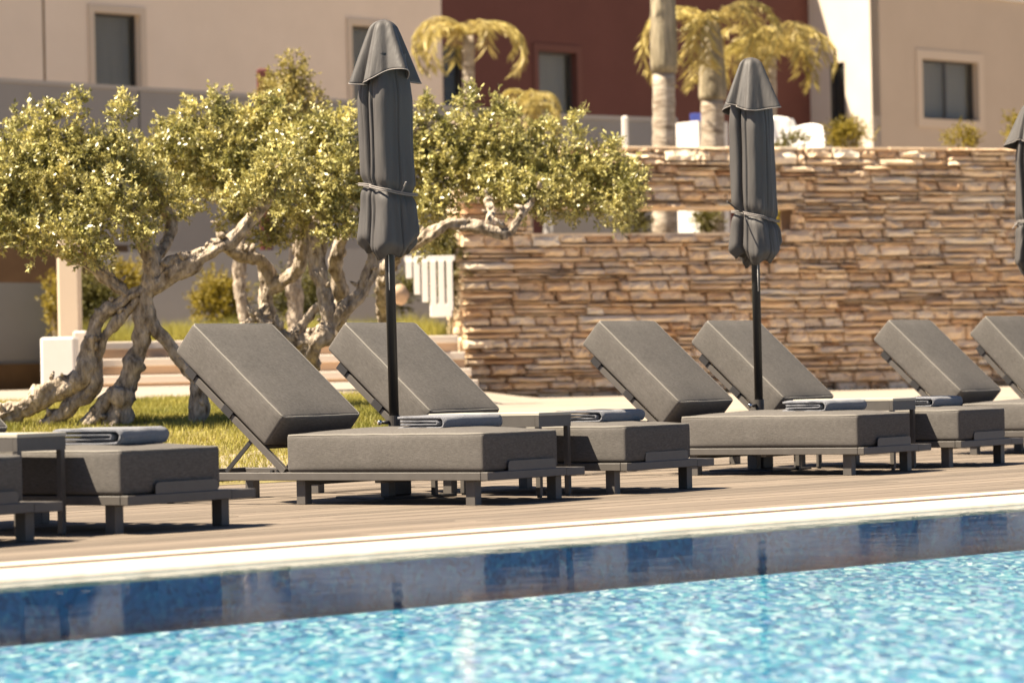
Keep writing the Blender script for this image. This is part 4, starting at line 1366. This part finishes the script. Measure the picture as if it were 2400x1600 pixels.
# ------------------------------------------------------------------ palms
def palm(name, u, vb, vt, Z, rpx, nf, flen, label, droop=1.0, shaft=None, seed=0, lean=0.0, leaflen=.32, upb=.5, dirs=None):
    R = random.Random(seed)
    k = pxm(Z)
    b = at(u, vb, Z); t = at(u+lean, vt, Z)
    b[2] = ground_z(b) if vb > 700 else b[2]
    root = empty(name, tuple(b))
    H = t-b
    mb = MB(); n = 16
    pts, rad = [], []
    for i in range(33):
        f = i/32
        r = rpx/k*(1.08-.14*f)*(1+(.035 if i % 2 else -.02))
        pts.append(H*f); rad.append(r)
    mb.tube(pts, rad, n).build('trunk', M['palmtrunk'], root, recalc=False)
    top = H
    if shaft:
        s_ = MB(); hs = shaft/k
        q = [top+np.array([0, 0, hs*f]) for f in (0, .05, .15, .4, .7, 1.0)]
        s_.tube(q, [rpx/k*x for x in (1.05, 1.13, 1.15, 1.06, .9, .6)], 16, lobes=.06).build('crownshaft', M['crownshaft'], root, recalc=False)
        top = top+np.array([0, 0, hs*.92])
    for i in range(nf):
        az = (2*math.pi*i/nf+R.uniform(-.25, .25)) if dirs is None else math.radians(dirs[i % len(dirs)]+R.uniform(-10, 10))
        el = R.uniform(.25, 1.2)*upb
        L = flen*R.uniform(.8, 1.1)
        hd = rt0*math.cos(az)+FWH*math.sin(az)
        p = top.copy(); ang = el+.35; pts = [p.copy()]
        seg = 14
        for j in range(seg):
            p = p+(hd*math.cos(ang)+np.array([0, 0, math.sin(ang)]))*L/seg
            ang -= droop*(.10+.16*j/seg)
            pts.append(p.copy())
        fr = MB().tube(pts, [max(.018*(1-j/len(pts)), .004) for j in range(len(pts))], 5)
        fo_ = fr.build('frond', M['frond'], root, recalc=False)
        base, dr = [], []
        sp = spline(pts, 3)
        for j, q in enumerate(sp[4:]):
            tdir = sp[min(j+5, len(sp)-1)]-sp[j+3]; tdir = tdir/(np.linalg.norm(tdir)+1e-9)
            side = np.cross(tdir, (0, 0, 1.0)); side /= np.linalg.norm(side)+1e-9
            for sg in (-1, 1):
                for rep in (0,):
                    base.append(q+tdir*rep*.01); dr.append(side*sg*R.uniform(.6, 1)+tdir*R.uniform(.3, .8)+np.array([0, 0, -R.uniform(.1, .9)]))
        base, dr = np.array(base), np.array(dr)
        ln = leaflen*nr.uniform(.7, 1.15, len(base))
        V = leaf_quads(base, dr, ln, ln*.10)
        lo = bpy.data.objects.new('leaflets', np_mesh('leaflets', V, 4, M['frond'])); link(lo, fo_); lo['kind'] = 'stuff'
    tag(root, label, 'palm tree', 'palms in front of the buildings')
    return root
palm('palm_tree', 1556, 900, 172, 47, 28, 12, 2.4, 'tallest palm, straight ringed trunk with a swollen shaft leaving the top of the picture', droop=.8, shaft=420, seed=4, upb=1.3)
palm('palm_tree', 1670, 900, 235, 48, 29, 12, 1.9, 'palm right of the tallest one, yellow fronds drooping behind the second umbrella', droop=1.55, shaft=190, seed=8, upb=.55)
palm('palm_tree', 1098, 900, 85, 52, 15, 12, 1.35, 'small palm with pale drooping fronds where the maroon wall begins', droop=1.35, seed=12, leaflen=.3, upb=.6, dirs=(180, 205, 160, 188, 5, -25, 30, 170, -70, 100, 215, -10))
palm('palm_tree', 1235, 900, 268, 50, 14, 15, 1.0, 'low palm with arching golden fronds just above the right olive crown', droop=1.9, seed=15, leaflen=.2, upb=1.3)

# fan shaped fronds of a further palm leaning out between second umbrella and cream flank
palm('palm_tree', 1805, 900, 130, 49, 16, 12, 1.4, 'palm whose drooping fronds hang above the second umbrella', droop=1.25, seed=21, leaflen=.34, upb=.7)

shrub('spiky_shrub', 1988, 320, 62, 32, 44, M['hedge'], 'yellow green shrub above the wall, right of the second umbrella', zb=.4)
shrub('spiky_shrub', 1850, 335, 45, 18, 43.5, M['green'], 'low olive green shrub on the wall beside the white chairs', zb=.4)
shrub('spiky_shrub', 2258, 325, 34, 28, 44, M['hedge'], 'small yellow shrub above the wall below the two pane window', zb=.4)
shrub('spiky_shrub', 2385, 305, 26, 45, 44, M['hedge'], 'yellow shrub behind the third umbrella', zb=.4)
shrub('spiky_shrub', 1655, 520, 30, 60, 43, M['green'], 'green shrub seen through the left half of the wall slot', zb=.4)
shrub('spiky_shrub', 1835, 520, 34, 60, 43, M['hedge'], 'yellow shrub seen through the right end of the wall slot', zb=.4)
shrub('spiky_shrub', 1480, 520, 50, 60, 43.5, M['green'], 'dark shrub seen through the wall slot beneath the olive crown', zb=.4)

def garden_chair(u, v, Z, rz, label):
    # rounded white shell chair on four legs, only its back showing above the wall
    p = at(u, v, Z); zb = .38
    root = empty('shell_chair', (p[0], p[1], zb), rz)
    h = p[2]-zb
    sh = MB(); vs = []; nu, nv = 12, 12
    for i in range(nu+1):
        f = i/nu
        for j in range(nv+1):
            g = -1+2*j/nv
            wdt = .27*(1-.25*max(0, (f-.6)/.4)**2)
            if f < .45: x, z = .45*(f/.45)-.28, h-.42+.03*g*g
            else:
                q = (f-.45)/.55; x, z = .17+.12*q, h-.42+.42*q-.05*g*g*q
            vs.append((g*wdt, x+.10*-(g*g)*(.3+.7*f), z))
    sh.add(vs, [(i*(nv+1)+j, i*(nv+1)+j+1, (i+1)*(nv+1)+j+1, (i+1)*(nv+1)+j) for i in range(nu) for j in range(nv)], True)
    s_ = sh.build('shell', M['white_paint'], root, recalc=False)
    md = s_.modifiers.new('thick', 'SOLIDIFY'); md.thickness = .025
    for x in (-.2, .2):
        for y in (-.2, .2):
            MB().tube([(x*.9, y*.7, h-.42), (x*1.15, y, 0)], .014, 6).build('leg', M['wframe'], root)
    tag(root, label, 'chair', 'white shell chairs behind the stone wall')
AZ = math.atan2(FWH[1], FWH[0])-math.pi/2
garden_chair(1838, 268, 46, AZ+.3, 'rounded white chair back partly hidden by the second umbrella')
garden_chair(1878, 287, 45, AZ-.5, 'rounded white chair back standing free right of the second umbrella')
block('sign_panel', 1618, 1652, 266, 282, 52.5, .05, M['blue'], 'small blue panel peeping out left of the second palm trunk', 'panel', bevel=.005)
block('lantern_post', 602, 632, 160, 230, 47, .15, M['rust'], 'dark red post top on the terrace wall behind the olive crown', 'post', bevel=.03)
